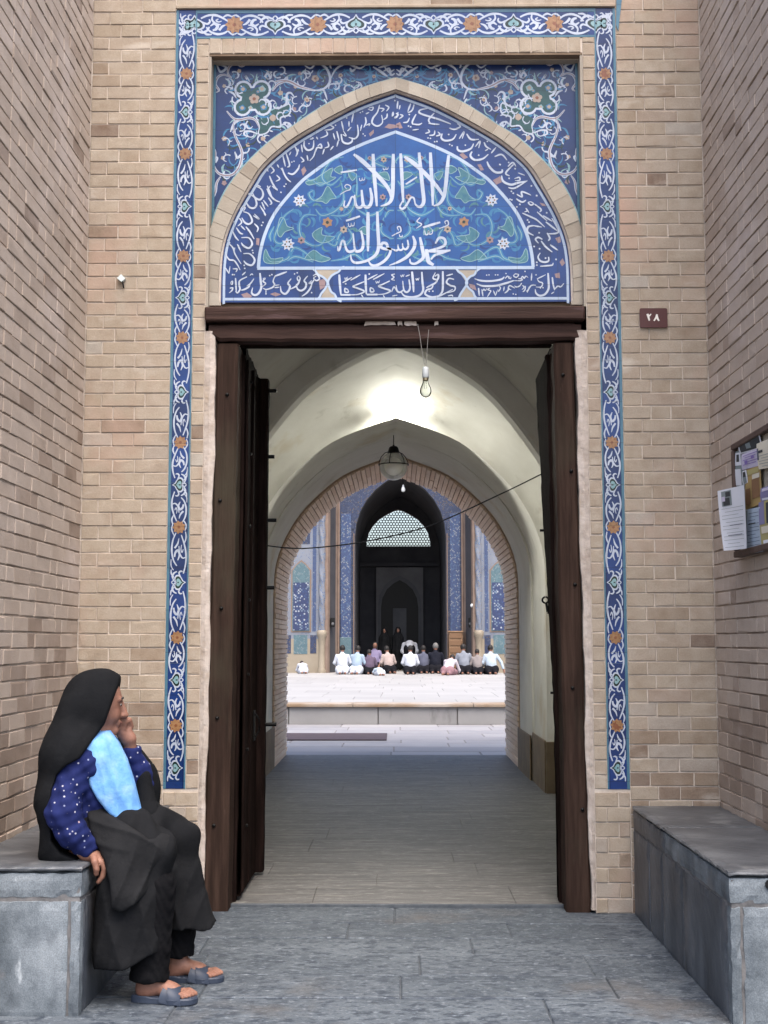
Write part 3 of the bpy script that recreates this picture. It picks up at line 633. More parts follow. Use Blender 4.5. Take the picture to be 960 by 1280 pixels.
# arabesque of the centre field (left half measured, right half mirrored)
ar = MB(); MA = [M['t_cyan'], M['t_leaf'], M['t_orange'], M['t_ink'], M['t_black'], M['t_cobalt'], M['t_beige'], M['t_turq_l'], M['t_pink']]
cL = CR(240,180,960/260)
ya = yb-.0020
for sg in (1,-1):
    fx = (lambda p: p) if sg > 0 else (lambda p: (-p[0], p[1]))
    for pts in ([(700,60),(640,80),(600,150),(640,190),(690,150)],[(560,170),(590,190),(620,180)],[(470,300),(430,330),(400,380),(380,440),(410,460),(450,430)],[(575,330),(520,330),(495,380),(510,440),(560,470),(600,460),(620,420)],
                ([(690,180),(700,260),(660,310),(600,330),(570,300)]),[(640,330),(700,330),(740,300),(760,220),(760,150)],[(340,520),(370,545),(440,530),(470,480),(520,500),(560,540)],[(610,440),(660,470),(680,420),(720,380)],
                [(885,340),(872,400),(905,432),(932,436)],[(890,340),(905,312),(932,306)],[(520,150),(545,170),(580,160)],[(800,60),(850,90),(900,110)],[(760,300),(820,330),(880,300),(900,250)],[(640,540),(700,530),(750,510),(800,540),(860,520)],
                [(820,100),(870,60),(920,60),(945,90)],[(440,540),(480,520),(560,545)],[(700,480),(740,430),(720,390)],[(850,180),(900,200),(930,170)],[(600,250),(560,260),(540,230),(560,215)],[(380,380),(360,420),(365,450)]):
        P_ = [fx(p) for p in cL(pts)]; stroke(ar, P_, .021, ya, 0, 5, (.3,1,.9,.3)); stroke(ar, P_, .005, ya-.0012, 7, 5, (.3,1,.3))
    for pts in ([(525,175),(560,165),(600,140),(650,110),(640,150),(665,155),(620,180),(585,180),(540,190)],[(600,240),(625,195),(650,225),(665,250),(640,255),(620,275),(600,265),(570,262)],
                [(395,410),(405,345),(425,345),(440,380),(470,390),(430,405),(410,430)],[(330,530),(340,485),(365,530),(420,525),(400,550),(345,550)],[(555,415),(600,385),(600,420),(660,430),(620,455),(580,450)],[(520,530),(560,490),(600,515),(640,530),(600,545),(560,535)],
                [(720,130),(760,140),(740,170)],[(860,140),(900,130),(910,170)],[(655,120),(690,100),(690,140)],[(770,400),(800,380),(810,420)]):
        P_ = [fx(p) for p in spline(cL(pts), 3, True)]; _lay[0] += 1; ar.flat(P_, ya-.0006-.00004*(_lay[0]%20), 1); stroke(ar, P_, .004, ya-.0014, 7, 1, closed=True)
    rr = random.Random(5)
    for k in range(150):
        a, b_ = rr.uniform(330,925), rr.uniform(40,560); p = cL([(a,b_)])[0]
        if p[1] < np.interp(p[0]-.06, [q[0] for q in f2], [q[1] for q in f2])-.03 and p[0] < -.01:
            an = rr.uniform(0,6.28); kk = rr.choice((-.38,.38)); pts = [(p[0]+.013*k_*math.cos(an+kk*k_), p[1]+.013*k_*math.sin(an+kk*k_)) for k_ in range(5)]
            if all(q[1] > zb1+.03 for q in pts): stroke(ar, [fx(q) for q in pts], rr.uniform(.008,.018), ya-.0001, rr.choice((0,0,1,5)), 3, (.2,1,.8,.2))
    for (a,b_) in ((497,262),(443,463)):
        c = fx(cL([(a,b_)])[0]); disc(ar, c, .036, ya-.0020, 3, 16, .36, .2)
        for q in range(6):
            an = q*1.047; disc(ar, (c[0]+.015*math.cos(an), c[1]+.015*math.sin(an)), .0052, ya-.0028, 4 if q%2 else 2, 6)
    for (a,b_,r_,m_) in ((625,362,.030,2),(700,395,.022,6),(505,445,.022,8),(885,72,.018,6),(880,245,.018,8),(690,300,.013,6),(820,65,.012,8)):
        c = fx(cL([(a,b_)])[0])
        if abs(c[0]) < .03 and sg < 0: continue
        disc(ar, c, r_, ya-.0018, m_, 12, .3, .4); disc(ar, c, r_*.3, ya-.0026, 4, 6)
ar.build('arabesque_field', MA, tym)

# lettering: traced brush strokes, one mesh per inscription
_nin = [0]
def inscription(name, c, k, strokes, dots=(), dr=4.2, parent=tym, base=.0042):
    mb = MB(); u = .00412/k; _nin[0] += 1; base += .000013*_nin[0]      # every inscription a hair apart
    for s_ in strokes:
        pts, wd = s_[0], s_[1]; pr = s_[2] if len(s_) > 2 else (.6,1,.95,.4)
        stroke(mb, c(pts), wd*u*(1.05 if name == 'main_inscription' else 1.32 if name == 'verse_inscription' else 1.2), yb-base, 0, 6, pr)
    for d_ in dots:
        p = c([(d_[0], d_[1])])[0]; r_ = (d_[2] if len(d_) > 2 else dr)*u; disc(mb, p, r_*1.25, yb-base, 0, 4, 0, .5)
    return mb.build(name, M['t_ink'], parent)
AL = (.75,1,1,.85,.5)
big = [([(905,85),(895,180),(884,300),(870,390),(838,445),(792,466)],27,(.7,1,1,1,.8,.3)), ([(768,65),(773,180),(782,320),(786,462)],26,AL), ([(572,96),(630,135),(700,195),(775,272),(835,345),(868,400)],30,(.5,1.1,1,1,.8,.5)),
  ([(683,65),(694,180),(708,320),(718,425),(702,465),(674,470),(652,447)],27,(.7,1,1,1,.9,.6,.4)), ([(654,452),(644,408),(622,404),(600,440),(576,476),(553,488),(540,468),(560,428)],17,(.5,.8,.8,1,1,.8,.5)), ([(545,72),(551,180),(558,320),(564,440)],25,AL), ([(583,303),(625,276),(668,248)],13,(.8,1,.7)),
  ([(490,75),(488,180),(487,300),(480,400),(455,445),(395,468)],28,(.7,1,1,1,.8,.3)), ([(338,75),(344,200),(356,340),(366,468)],27,AL), ([(193,78),(250,122),(330,196),(412,282),(460,350),(475,410)],30,(.5,1.1,1,1,.8,.5)),
  ([(413,178),(418,195),(430,190),(433,176),(436,190),(448,188),(452,172)],7), ([(235,255),(240,276),(254,272),(257,256),(262,272),(274,268),(276,250)],7),
  ([(316,330),(328,400),(320,452),(300,474),(276,470),(262,440),(252,345)],24,(.6,1,1,1,.9,.9,.6)), ([(264,440),(254,468),(234,478),(214,468),(205,440),(200,382)],22,(.7,1,1,.9,.5)), ([(206,440),(192,400),(176,402),(160,440),(140,472),(120,466),(126,425)],15,(.5,.8,.9,1,.9,.5)), ([(90,380),(132,355),(165,342),(168,318),(142,305),(126,320),(142,340)],8), ([(95,214),(155,206),(216,196)],14,(.8,1,.8)),
  ([(806,748),(832,706),(872,712),(880,752),(848,775),(800,790),(742,802)],19,(.6,1,1,1,1,.8,.6)), ([(735,806),(800,806),(870,804),(918,798)],20,(.5,1,1,.6)), ([(916,800),(860,816),(800,836),(772,868)],17,(.4,1,1,.6)), ([(738,790),(744,840),(756,885),(792,908)],30,(.7,1,1,.6)),
  ([(690,700),(704,770),(716,840),(702,868),(655,898),(620,892),(614,862)],25,(.6,1,1,.9,.7,.6,.3)), ([(636,690),(652,740),(640,790),(598,842),(535,882),(458,912)],24,(.5,1,1,1,.8,.2)),
  ([(596,720),(602,765),(585,790),(564,780),(558,745)],16), ([(566,780),(550,796),(530,790),(524,755)],15), ([(532,790),(510,800),(488,790)],15), ([(486,792),(452,782),(438,748),(408,745),(398,775),(430,788),(466,790),(460,832),(420,880),(362,912),(322,906),(302,870)],21,(.5,.9,1,1,1,1,.9,.9,1,1,.8,.3)),
  ([(370,508),(374,640),(380,750),(370,812),(338,850),(280,880),(210,892),(178,872),(170,830)],24,(.7,1,1,1,.9,.8,.8,.6,.3)), ([(300,512),(300,640),(300,806)],26,AL),
  ([(248,650),(264,735),(256,788),(226,806),(202,790),(188,670)],22), ([(202,790),(186,804),(156,808),(136,785),(124,725)],20), ([(132,782),(116,726),(100,740),(88,788),(76,800),(74,768)],15),
  ([(135,577),(190,560),(240,542)],16,(.8,1,.8)), ([(152,595),(158,620),(172,616),(175,596),(180,614),(194,612),(198,588)],8), ([(478,692),(515,672),(546,655),(540,622),(520,626),(530,650)],10), ([(535,678),(540,695),(556,695),(556,682)],8), ([(690,553),(668,582),(702,604),(662,634)],10), ([(712,627),(780,606),(842,588)],19,(.7,1,.7)), ([(725,650),(732,680),(750,676),(754,652),(760,676),(780,672),(786,644)],10), ([(834,635),(870,622),(902,605),(896,576),(876,585),(886,605)],9)]
inscription('main_inscription', c5, 6, big, base=.0056)
L6 = [([(745,128),(772,114),(796,148),(772,166),(750,146),(772,128)],10), ([(757,150),(740,178),(712,188),(735,164)],10), ([(738,180),(722,228),(692,266),(654,292)],12), ([(702,128),(674,165),(690,190),(682,225),(650,246),(620,232),(610,192)],13,(.4,.8,1,1,1,.8,.3)),
  ([(630,128),(642,150),(626,166),(618,142),(634,126)],9), ([(642,150),(626,190),(600,216),(558,236)],12), ([(570,150),(544,186),(560,212),(546,250),(520,272),(490,252),(484,208)],14,(.4,.8,1,1,1,.8,.3)), ([(435,205),(476,200)],9), ([(436,222),(476,218)],9),
  ([(440,130),(488,112),(536,95)],13), ([(440,130),(426,170),(436,196),(420,220),(372,236),(344,226)],11), ([(368,238),(368,270)],7), ([(344,150),(362,148),(344,170),(366,190),(338,215)],10), ([(320,105),(326,170),(330,222),(310,266),(280,282),(254,264),(262,222)],15,(.7,1,1,1,1,.8,.3)),
  ([(272,150),(254,176),(240,192),(214,210)],10), ([(240,192),(230,216),(195,236),(168,242)],12), ([(240,125),(255,112),(265,122)],7), ([(178,122),(206,96)],10), ([(216,135),(160,165),(154,200),(160,236),(140,264),(124,250)],12), ([(124,145),(128,200),(131,258)],12), ([(85,182),(100,170),(98,196),(84,188)],9), ([(80,226),(102,224),(95,246),(74,264)],10)]
inscription('signature_inscription', c6, 6.4, L6, [(733,262),(597,112),(618,103),(398,126),(415,118),(368,272)], 6, base=.0058)
L7 = [([(840,130),(806,124),(790,150),(815,170),(846,180),(840,206),(788,220)],10), ([(765,75),(766,150),(762,210),(738,240)],12,AL), ([(832,94),(788,106)],9), ([(702,165),(690,190),(660,200),(648,228),(690,248),(742,240),(776,225),(832,196)],11), ([(800,240),(826,236),(832,246)],7), ([(712,110),(735,98),(731,130),(700,122),(716,84)],10), ([(735,112),(720,150),(680,172),(654,186)],10),
  ([(625,80),(630,150),(634,202),(610,236),(560,248),(510,240),(488,214)],12,(.7,1,1,1,.9,.8,.4)), ([(560,78),(567,150),(571,215)],13,AL), ([(540,130),(546,190),(526,215),(506,200),(498,140)],11), ([(502,200),(480,216),(460,205),(454,168)],10), ([(456,205),(440,180),(424,214)],8), ([(428,241),(462,235)],7), ([(586,122),(590,136),(598,124),(602,136),(608,118)],5), ([(484,100),(490,114),(497,100),(502,112),(508,94)],5), ([(518,110),(546,99)],7),
  ([(446,94),(424,100),(440,115),(424,130),(446,136)],7), ([(412,140),(360,165),(338,175),(372,190),(416,206),(380,226),(328,231)],10), ([(302,195),(284,186),(284,212),(306,210),(300,188)],9), ([(330,231),(258,231)],10,(1,1,1)), ([(250,98),(252,170),(256,230)],13,AL), ([(264,131),(330,96)],9), ([(300,131),(376,91)],9), ([(368,235),(380,256)],7),
  ([(242,145),(190,166),(168,178),(200,190),(242,210),(200,230),(148,233)],10), ([(132,200),(114,190),(114,214),(136,214),(130,192)],9), ([(150,233),(84,233)],10,(1,1,1)), ([(75,98),(80,170),(86,232)],13,AL), ([(98,152),(160,116)],9), ([(150,136),(216,99)],9), ([(110,118),(116,132),(122,118),(127,130),(132,112)],5), ([(222,232),(236,252)],7), ([(318,140),(324,156),(332,144),(338,154),(344,136)],5)]
inscription('cartouche_inscription', c7, 960/180, L7, [(675,209),(699,209),(275,94),(118,160)], 5.5, base=.0058)
L8 = [([(862,188),(838,215),(816,210),(800,222),(784,242)],10), ([(770,138),(776,190),(788,240)],11,AL), ([(762,271),(786,255)],8), ([(736,105),(740,170),(740,230),(712,274),(670,286),(640,266),(634,234)],14,(.7,1,1,1,1,.8,.3)), ([(648,152),(718,118)],9), ([(650,152),(664,174),(692,186),(680,216),(638,216)],9), ([(640,202),(600,206),(568,262)],9), ([(602,165),(606,108)],10), ([(586,214),(576,240),(562,252)],8), ([(556,208),(551,240),(533,256)],8), ([(530,205),(546,216),(528,238)],8),
  ([(526,185),(506,210),(480,216),(468,206)],9), ([(470,226),(430,206),(418,230),(442,240)],9), ([(426,226),(410,250),(388,266)],10), ([(386,214),(380,250)],9), ([(343,212),(356,224),(340,252),(334,236)],8), ([(180,225),(186,287)],11,AL), ([(204,236),(214,246),(224,234),(234,246),(246,228)],8), ([(207,240),(216,292)],10), ([(272,226),(254,236),(276,246),(282,248)],8), ([(280,248),(250,297)],9), ([(299,245),(315,287)],8), ([(315,287),(329,246)],8),
  ([(148,150),(200,166),(280,169),(360,156),(386,135)],13,(.3,1,1,1,.5)), ([(163,190),(220,209),(320,206),(400,186),(462,165)],14,(.3,1,1,1,.5)), ([(432,134),(420,142),(436,150),(440,136)],7), ([(470,110),(500,118),(482,140),(460,126),(478,112)],8), ([(518,150),(532,132),(545,148),(558,130),(577,142)],8), ([(498,150),(530,154),(515,166),(458,166)],8), ([(392,150),(412,130),(424,145)],8)]
inscription('date_inscription', c8, 6.4, L8, [(245,122),(264,120),(315,120),(334,120),(400,109),(552,92),(675,225),(696,223),(640,120),(458,272),(478,276)], 5.5, base=.0058)
A4 = [([(545,915),(600,911),(642,905),(648,888)],10), ([(612,840),(612,872),(580,882),(545,872),(528,840),(546,808)],12), ([(625,743),(655,765),(688,788)],11), ([(553,713),(590,760),(642,802)],11), ([(562,700),(530,684),(508,700),(532,732)],11), ([(590,560),(635,595),(682,632)],11), ([(638,530),(692,640),(598,656)],11), ([(600,648),(622,690),(608,712)],11), ([(492,590),(450,600),(444,640),(492,668)],13), ([(490,590),(560,602)],10),
  ([(403,490),(470,520),(520,546),(582,602)],11), ([(520,480),(600,552)],10), ([(568,510),(642,556)],11), ([(472,400),(492,415),(470,426),(450,406),(474,398)],9), ([(430,452),(456,487)],9), ([(500,418),(552,460),(540,482)],10), ([(430,450),(442,470),(418,482)],8), ([(353,375),(400,402),(432,385)],11), ([(358,340),(400,360),(396,320),(440,332),(472,348)],11), ([(290,285),(342,290),(442,230)],11),
  ([(236,190),(250,236),(310,262),(370,247),(440,234)],14,(.5,1,1,1,.4)), ([(340,214),(376,204),(382,226),(344,230)],9), ([(332,100),(270,168),(300,192)],11), ([(370,168),(422,188)],8), ([(120,78),(140,120),(186,162),(236,162),(242,140)],14,(.5,1,1,1,.6))]
inscription('verse_inscription', c4, 6.4, A4, [(588,850),(672,860),(518,884),(518,906),(497,757),(540,775),(537,647),(444,545),(456,562),(597,487),(517,350,8),(383,420),(358,440),(475,272),(315,316),(330,331),(304,379),(318,384),(345,135),(297,212),(225,102)], 7, base=.0060)
A3 = [([(600,478),(588,510),(620,540),(680,532),(722,498)],13), ([(624,442),(660,400),(650,452)],9), ([(690,408),(706,440),(742,462)],10), ([(744,490),(780,446)],10), ([(770,516),(822,500),(862,542)],10), ([(720,460),(698,472)],8), ([(490,438),(494,465),(530,477),(590,456),(612,418)],13), ([(504,382),(540,330),(526,382)],9), ([(560,345),(592,386),(652,386)],11),
  ([(376,343),(370,376),(400,396),(455,386),(482,348)],12), ([(430,302),(470,311),(512,290),(488,268)],10), ([(266,155),(215,165),(204,186),(250,206),(350,236),(442,272)],11,(.4,.8,1,1,1,.5)), ([(316,190),(275,240),(292,270)],10), ([(274,266),(320,272),(356,274)],9), ([(250,342),(280,330),(270,312)],9), ([(280,357),(315,351),(321,320)],9), ([(330,362),(360,351),(344,330)],9), ([(154,271),(200,276),(226,264)],9), ([(180,198),(154,250),(154,276)],10), ([(154,317),(200,311)],8), ([(84,261),(115,256),(131,225)],9), ([(140,118),(118,178)],10), ([(166,125),(150,170),(118,187)],9), ([(60,200),(81,210),(54,232)],9), ([(30,190),(46,205),(18,222)],9), ([(44,100),(38,157)],10), ([(61,130),(54,162)],9), ([(8,180),(10,200),(0,215)],8), ([(870,590),(905,560),(930,590)],9)]
inscription('verse_inscription', c3, 6, A3, [(650,505),(715,402),(550,430),(425,350),(432,425),(450,433),(270,376),(288,379),(320,404),(337,402),(124,286),(140,292),(22,96),(508,268),(130,200),(808,575),(875,560)], 6, base=.0060)
A2 = [([(816,8),(800,60),(770,100),(764,136),(800,157),(836,132),(830,78)],10), ([(810,30),(846,36),(828,57)],8), ([(870,68),(866,95),(843,112)],8), ([(855,8),(881,25),(864,52)],8), ([(910,58),(904,87)],8), ([(946,58),(940,90),(922,102)],8), ([(740,30),(771,24),(760,46),(733,36)],7), ([(718,72),(742,60)],8), ([(715,93),(720,130),(704,167)],9), ([(720,152),(746,141),(740,157)],7), ([(690,148),(680,192)],8), ([(660,148),(665,215),(640,246),(598,236)],9), ([(545,213),(555,265),(590,281),(621,266),(621,238)],11), ([(555,216),(580,226),(560,190)],7), ([(631,68),(619,132)],9), ([(600,123),(600,162)],8), ([(590,192),(616,164)],8), ([(547,123),(561,187)],9), ([(514,193),(531,262)],9), ([(489,208),(501,252)],8), ([(525,258),(514,302)],8), ([(490,298),(468,327)],8), ([(455,145),(491,166),(470,181),(428,186)],8), ([(440,193),(446,220),(398,242)],8), ([(370,233),(381,252)],8), ([(426,318),(414,357)],8), ([(450,268),(456,300),(428,312)],8), ([(380,297),(400,284),(406,311),(374,311),(350,370),(323,402)],9),
  ([(285,263),(284,300),(310,327),(346,311),(351,258)],11), ([(324,250),(352,244)],7), ([(264,288),(271,342)],9), ([(214,293),(236,340),(224,372)],9), ([(239,318),(246,337)],7), ([(304,363),(311,402)],8), ([(259,375),(281,400),(264,412)],8), ([(169,488),(205,496),(240,461),(251,428)],11), ([(154,343),(181,430),(164,447)],9), ([(179,362),(191,338)],7), ([(134,368),(151,442)],9), ([(129,450),(140,490),(165,531),(191,552)],9), ([(119,453),(141,482)],8), ([(94,428),(106,452)],8), ([(44,438),(71,470),(49,492)],8), ([(89,503),(111,530),(84,547)],8), ([(39,508),(60,560),(96,612)],9), ([(24,578),(40,620),(60,665),(101,692)],9), ([(18,455),(30,478)],8)]
inscription('verse_inscription', c2, 960/170, A2, [(680,62),(696,55),(700,212),(713,225),(584,100),(505,151),(520,120),(318,281),(330,232),(345,240),(197,411),(212,405),(142,581),(155,566),(120,626),(60,450)], 5, base=.0060)
A1 = [([(384,18),(450,50),(472,110),(440,157),(388,136),(368,93)],15,(.4,.7,1,1,1,.4)), ([(410,10),(450,30)],12), ([(308,98),(380,130),(407,200),(380,242),(333,231),(298,178)],15,(.4,.7,1,1,1,.4)), ([(318,88),(352,112)],12), ([(244,257),(270,224),(292,240),(274,272)],12), ([(274,278),(330,300),(362,370),(330,402),(288,386),(258,338)],15,(.4,.7,1,1,1,.4)), ([(459,183),(491,257)],12), ([(474,163),(522,227)],12), ([(524,138),(557,190),(538,207)],12), ([(509,48),(540,110),(590,161),(642,182)],13), ([(519,52),(546,18)],10), ([(560,20),(605,60)],10),
  ([(439,218),(501,312)],12), ([(374,318),(430,351),(384,300)],11), ([(384,398),(421,440),(409,482)],12), ([(479,288),(496,322)],10), ([(299,428),(340,480),(382,552)],13), ([(254,538),(330,541),(362,600),(330,642),(278,621),(253,588)],15,(.4,.7,1,1,1,.4)), ([(234,343),(257,385),(218,422)],12), ([(249,418),(292,462)],12), ([(204,438),(240,490),(272,502)],12), ([(164,468),(195,530),(227,567)],12), ([(274,698),(340,701),(387,760),(360,812),(308,801),(278,768)],15,(.4,.7,1,1,1,.4)), ([(214,603),(252,682)],12), ([(89,688),(130,755),(180,766),(215,810),(242,862)],12), ([(189,638),(185,690),(252,802)],11), ([(129,598),(170,640),(182,692)],11), ([(94,838),(130,897)],11), ([(130,897),(141,823)],9), ([(169,850),(212,851),(199,882)],10)]
inscription('verse_inscription', c1, 8, A1, [(457,415),(470,386),(650,85),(610,55),(685,25),(180,380),(325,465),(365,665),(371,690),(283,815),(288,845),(225,620),(120,565),(136,590),(166,908),(182,908)], 8, base=.0060)

# ------------------------------------------------------------------ door frame
fr = thing('door_frame', (0, D, 0), 'heavy dark red brown timber frame round the open doorway with a two beam lintel', 'door frame')
def rough_post(mb, x0b, x1b, x0t, x1t, y0, y1, z0, z1, m=0, n=26, jit=.004):
    rows = []
    for k in range(n+1):
        t = k/n; z = z0+(z1-z0)*t; a = x0b+(x0t-x0b)*t+random.uniform(-jit,jit); b_ = x1b+(x1t-x1b)*t+random.uniform(-jit,jit)*.6
        c = .012; rows.append([(a,y1,z),(a,y0+c,z),(a+c,y0,z),(b_-c,y0+random.uniform(-.001,.001),z),(b_,y0+c,z),(b_,y1,z),(a,y1,z)])
    mb.grid(rows, m, False)
    mb.add([p for p in rows[-1][:6]], [list(range(6))], m)
LZ = at(490, 403, D)[2]; LZ2 = at(490, 425, D)[2]
p = MB(); p.box((-.985, D-.03, LZ+.004), (.972, D+.20, DOOR_Z-.006), 0, .5, .008, .002); p.build('lintel_beam', M['wood_h'], fr)
p = MB()
rows = []
for k in range(33):
    x = -.968+k*(1.925/32); j1 = random.uniform(-.003,.003); zb = LZ2+.018*(1-min(1,abs(x)/.9)**2)*-.4+j1+(.03 if k < 1 else 0)
    rows.append([(x,D+.12,LZ-.006),(x,D+.012,LZ-.008+j1),(x,D+.004,LZ-.016),(x,D+.002,zb+.014),(x,D+.014,zb),(x,D+.12,zb+.004)])
p.grid(rows, 0, False); p.build('lintel_beam', M['wood_h'], fr)
p = MB(); p.box((-.93, D+.02, LZ-.012), (.93, D+.2, LZ+.01)); p.build('lintel_gap', M['wood_dark'], fr)
for (a, b_) in ((455,495),(497,503),(505,521),(543,548)):
    q0, q1 = at(a, 405, D)[0], at(b_, 405, D)[0]
    pts = [(q0+(q1-q0)*t, LZ-.002+random.uniform(-.004,.006)+(.008 if k > 5 else -.014)) for k, t in enumerate([0,.2,.4,.6,.8,1,.95,.7,.5,.25,.05])]
    p = MB(); p.prism(pts, D-.006+random.uniform(0,.003), D+.03, 0); p.build('plaster_patch', M['white_plaster'], gate)
p = MB(); p.box((-.82, D+.125, LZ2-.006), (.82, D+.17, LZ2+.05), 0, .5, .004); p.build('lintel_board', M['wood_dark'], fr)
p = MB(); rough_post(p, -.962, -.835, -.928, -.815, D+.02, D+.24, 0.0, LZ2-.012); p.build('post', M['wood'], fr)
p = MB(); rough_post(p, .845, .965, .815, .915, D+.02, D+.24, 0.0, LZ2-.012); p.build('post', M['wood'], fr)
for xs, zs_ in ((-.885,(.42,.95,1.5,2.05,2.6)),(.875,(.5,1.1,1.62,2.2,2.7))):
    for z in zs_:
        p = MB(); xx = xs+random.uniform(-.02,.02)+(.04*(1-z/2.9) if xs > 0 else -.03*(1-z/2.9)); p.lathe([(.001,.008),(.007,.006),(.010,.0),(.010,-.006)], (0,0,0), 9); p.v = [(xx+a, D+.017-c_, z+b_) for a, b_, c_ in p.v]; p.build('nail', M['iron'], fr)
# inner dark rebate of the frame
for sx in (-1, 1):
    p = MB(); a, b_ = sorted((sx*.80, sx*.86)); rough_post(p, a+(.02*sx if sx<0 else .03), b_+.02*sx, a, b_, D+.20, D+.27, 0.0, LZ2-.03); p.build('rebate', M['wood_dark'], fr)
# plaster edges between frame and bricks
for sx in (-1, 1):
    p = MB(); rows = []
    for k in range(60):
        z = .015+k*((LZ2+.035)/59)
        a = BAND_I-.001; b_ = (.930 if sx < 0 else .905)+.004*math.sin(z*5.1+sx)+.003*math.sin(z*13)+random.uniform(-.002,.002)+(.02+.035*(1-z/2.9) if sx > 0 else .022*(1-z/2.9))
        if b_ > a-.012: b_ = a-.012
        rows.append([(sx*a, D+.14, z),(sx*a, D+.006+random.uniform(-.003,.002), z),(sx*(a*.5+b_*.5), D-.001+random.uniform(-.003,.003), z),(sx*b_, D+.006, z),(sx*b_, D+.14, z)])
    p.grid(rows, 0, False); p.build('plaster_edge', M['white_plaster'], gate)
# threshold
p = MB(); p.box((-.86, D+.135, -.02), (.90, D+.155, .016), 0, .5, .003); p.build('threshold', M['pav_joint'], gate)

# ------------------------------------------------------------------ door leaves
Y1, Y2, TOPL = D+.24, 7.52, 2.90
dl = thing('door_leaf', (-.83, Y1, 0), 'left door leaf of blackened timber, swung open, with thick edge post and iron rods', 'door', 'open door leaves')
p = MB(); rows = []
for k in range(21):        # plank leaf, ragged top
    y = Y1+(Y2-.08-Y1)*k/20; rows.append([(-.80+random.uniform(-.002,.002),y,.035),(-.80,y,TOPL+random.uniform(-.012,.012)-.03*(k/20)),(-.855,y,TOPL),(-.855,y,.035),(-.80,y,.035)])
p.grid(rows, 0, False); p.build('planks', M['wood_dark'], dl)
p = MB()
rough_post(p, -.862, -.756, -.868, -.752, Y2-.09, Y2, .03, TOPL-.02, 0, 30, .004); p.build('edge_post', M['wood_dark'], dl)
for yy in (Y1+.03, Y1+.30):
    p = MB(); p.box((-.801, yy, .05), (-.789, yy+.07, TOPL-.06), 0, .5, .003, .001); p.build('batten', M['wood_dark'], dl)
for z, l in zip([at(340,v,Y2)[2] for v in (490,572,651,735,905)], (.045,.035,.05,.042,.06)):
    p = MB(); p.tube([(-.80,Y2-.035,z),(-.752+l,Y2-.035,z)], .011, 8); p.build('iron_rod', M['iron'], dl)
for z in np.arange(.35, 2.8, .4):
    p = MB(); p.box((-.803,Y1+.22,z),(-.790,Y1+.236,z+.016),0,.5,.003); p.build('stud', M['iron'], dl)
p = MB(); p.box((-.800, Y1+.50, .78), (-.792, Y1+.58, .95), 0, .5, .003); p.tube([(-.79,Y1+.54,.93),(-.768,Y1+.54,.90),(-.768,Y1+.54,.84),(-.79,Y1+.54,.80)], .006, 6); p.build('latch', M['iron'], dl)
dr_ = thing('door_leaf', (.86, Y1, 0), 'right door leaf of dark timber swung fully open, seen edge on, with an iron ring', 'door', 'open door leaves')
p = MB(); rows = []
for k in range(16):
    t = k/15; y = Y1+(Y2-Y1)*t; x = .822+.012*t; xb = .822+.137*t
    rows.append([(xb,y,.03),(x,y,TOPL-.01),(x+.05,y,TOPL-.01),(xb+.05,y,.03),(xb,y,.03)])
p.grid(rows, 0, False); p.build('planks', M['wood_dark'], dr_)
p = MB(); n = 40; rows = []
for k in range(n+1):
    z = .03+(TOPL-.05)*k/n; x = .959-.0433*z+random.uniform(-.005,.004); rows.append([(x,Y2-.06,z),(x,Y2,z),(x+.07,Y2,z),(x+.07,Y2-.06,z),(x,Y2-.06,z)])
p.grid(rows, 0, False); p.build('edge_strip', M['wood_dark'], dr_)
zr = at(685,750,Y2-.03)[2]
p = MB(); ringp = [(.872+.018*math.cos(a), Y2-.03, zr+.018*math.sin(a)) for a in np.linspace(0, 2*math.pi, 15)]; p.tube(ringp, .006, 6, caps=False)
p.tube([(.876,Y2-.03,zr-.016),(.884,Y2-.03,zr-.07)], .008, 6); p.tube([(.884,Y2-.03,zr-.07),(.905,Y2-.03,zr-.075)], .011, 6); p.build('ring_handle', M['iron'], dr_)
for v, l in ((663,.028),(866,.02)):
    p = MB(); z = at(682,v,Y2-.03)[2]; xl = .959-.0433*z; p.tube([(xl+.01,Y2-.03,z),(xl-l,Y2-.03,z)], .008, 6); p.build('iron_rod', M['iron'], dr_)

# ------------------------------------------------------------------ vaulted passage
def prof_full(pts, n=40):
    half = resample(spline(pts, 6), n); return [(-x, z) for x, z in half] [::-1] + half[1:]     # from the left foot over the crown to the right foot
PB = [(0,3.37),(.134,3.325),(.5,3.185),(.74,3.03),(1.03,2.75),(1.2,2.49),(1.30,2.24),(1.335,2.0),(1.34,1.6),(1.34,0)]
PA = [(0,3.53),(.256,3.43),(.685,3.15),(1.085,2.63),(1.25,2.25),(1.33,1.95),(1.35,1.6),(1.35,0)]
YA0, YA1, YB, YC, YE = 9.12, 9.34, 11.5, 13.8, 15.4
pb, pa = prof_full(PB), prof_full(PA)
def bend(pf, dx, dz): # widen a profile: sideways by dx at the walls, upwards by dz at the crown
    out = []
    for x, z in pf:
        t = min(1, max(0, z/3.4)); s = 1 if x >= 0 else -1
        wx = min(1, abs(x)/1.2); out.append((x+s*dx*wx, z+dz*(1-wx)**.5 if z > 1.7 else z))
    return out
vt = MB()
front = [bend(pa, .16, .16) for _ in range(2)]
vt.grid([[(x, y, z) for x, z in f] for f, y in zip(front, (D+.28, YA0))], 0)
vt.grid([[(x, YA0, z) for x, z in front[1]], [(x, YA0, z) for x, z in pa]], 0, False)     # front face of the rib
e = .02; pa2 = [(x*(1-e/1.3), z-(e if z > 2 else 0)) for x, z in pa]
vt.grid([[(x, YA0, z) for x, z in pa], [(x, YA0+.02, z) for x, z in pa2]], 0, False)
vt.grid([[(x, y, z) for x, z in pa2] for y in (YA0+.02, YA1)], 0)
rows = [[(x, YA1, z) for x, z in pa2]]
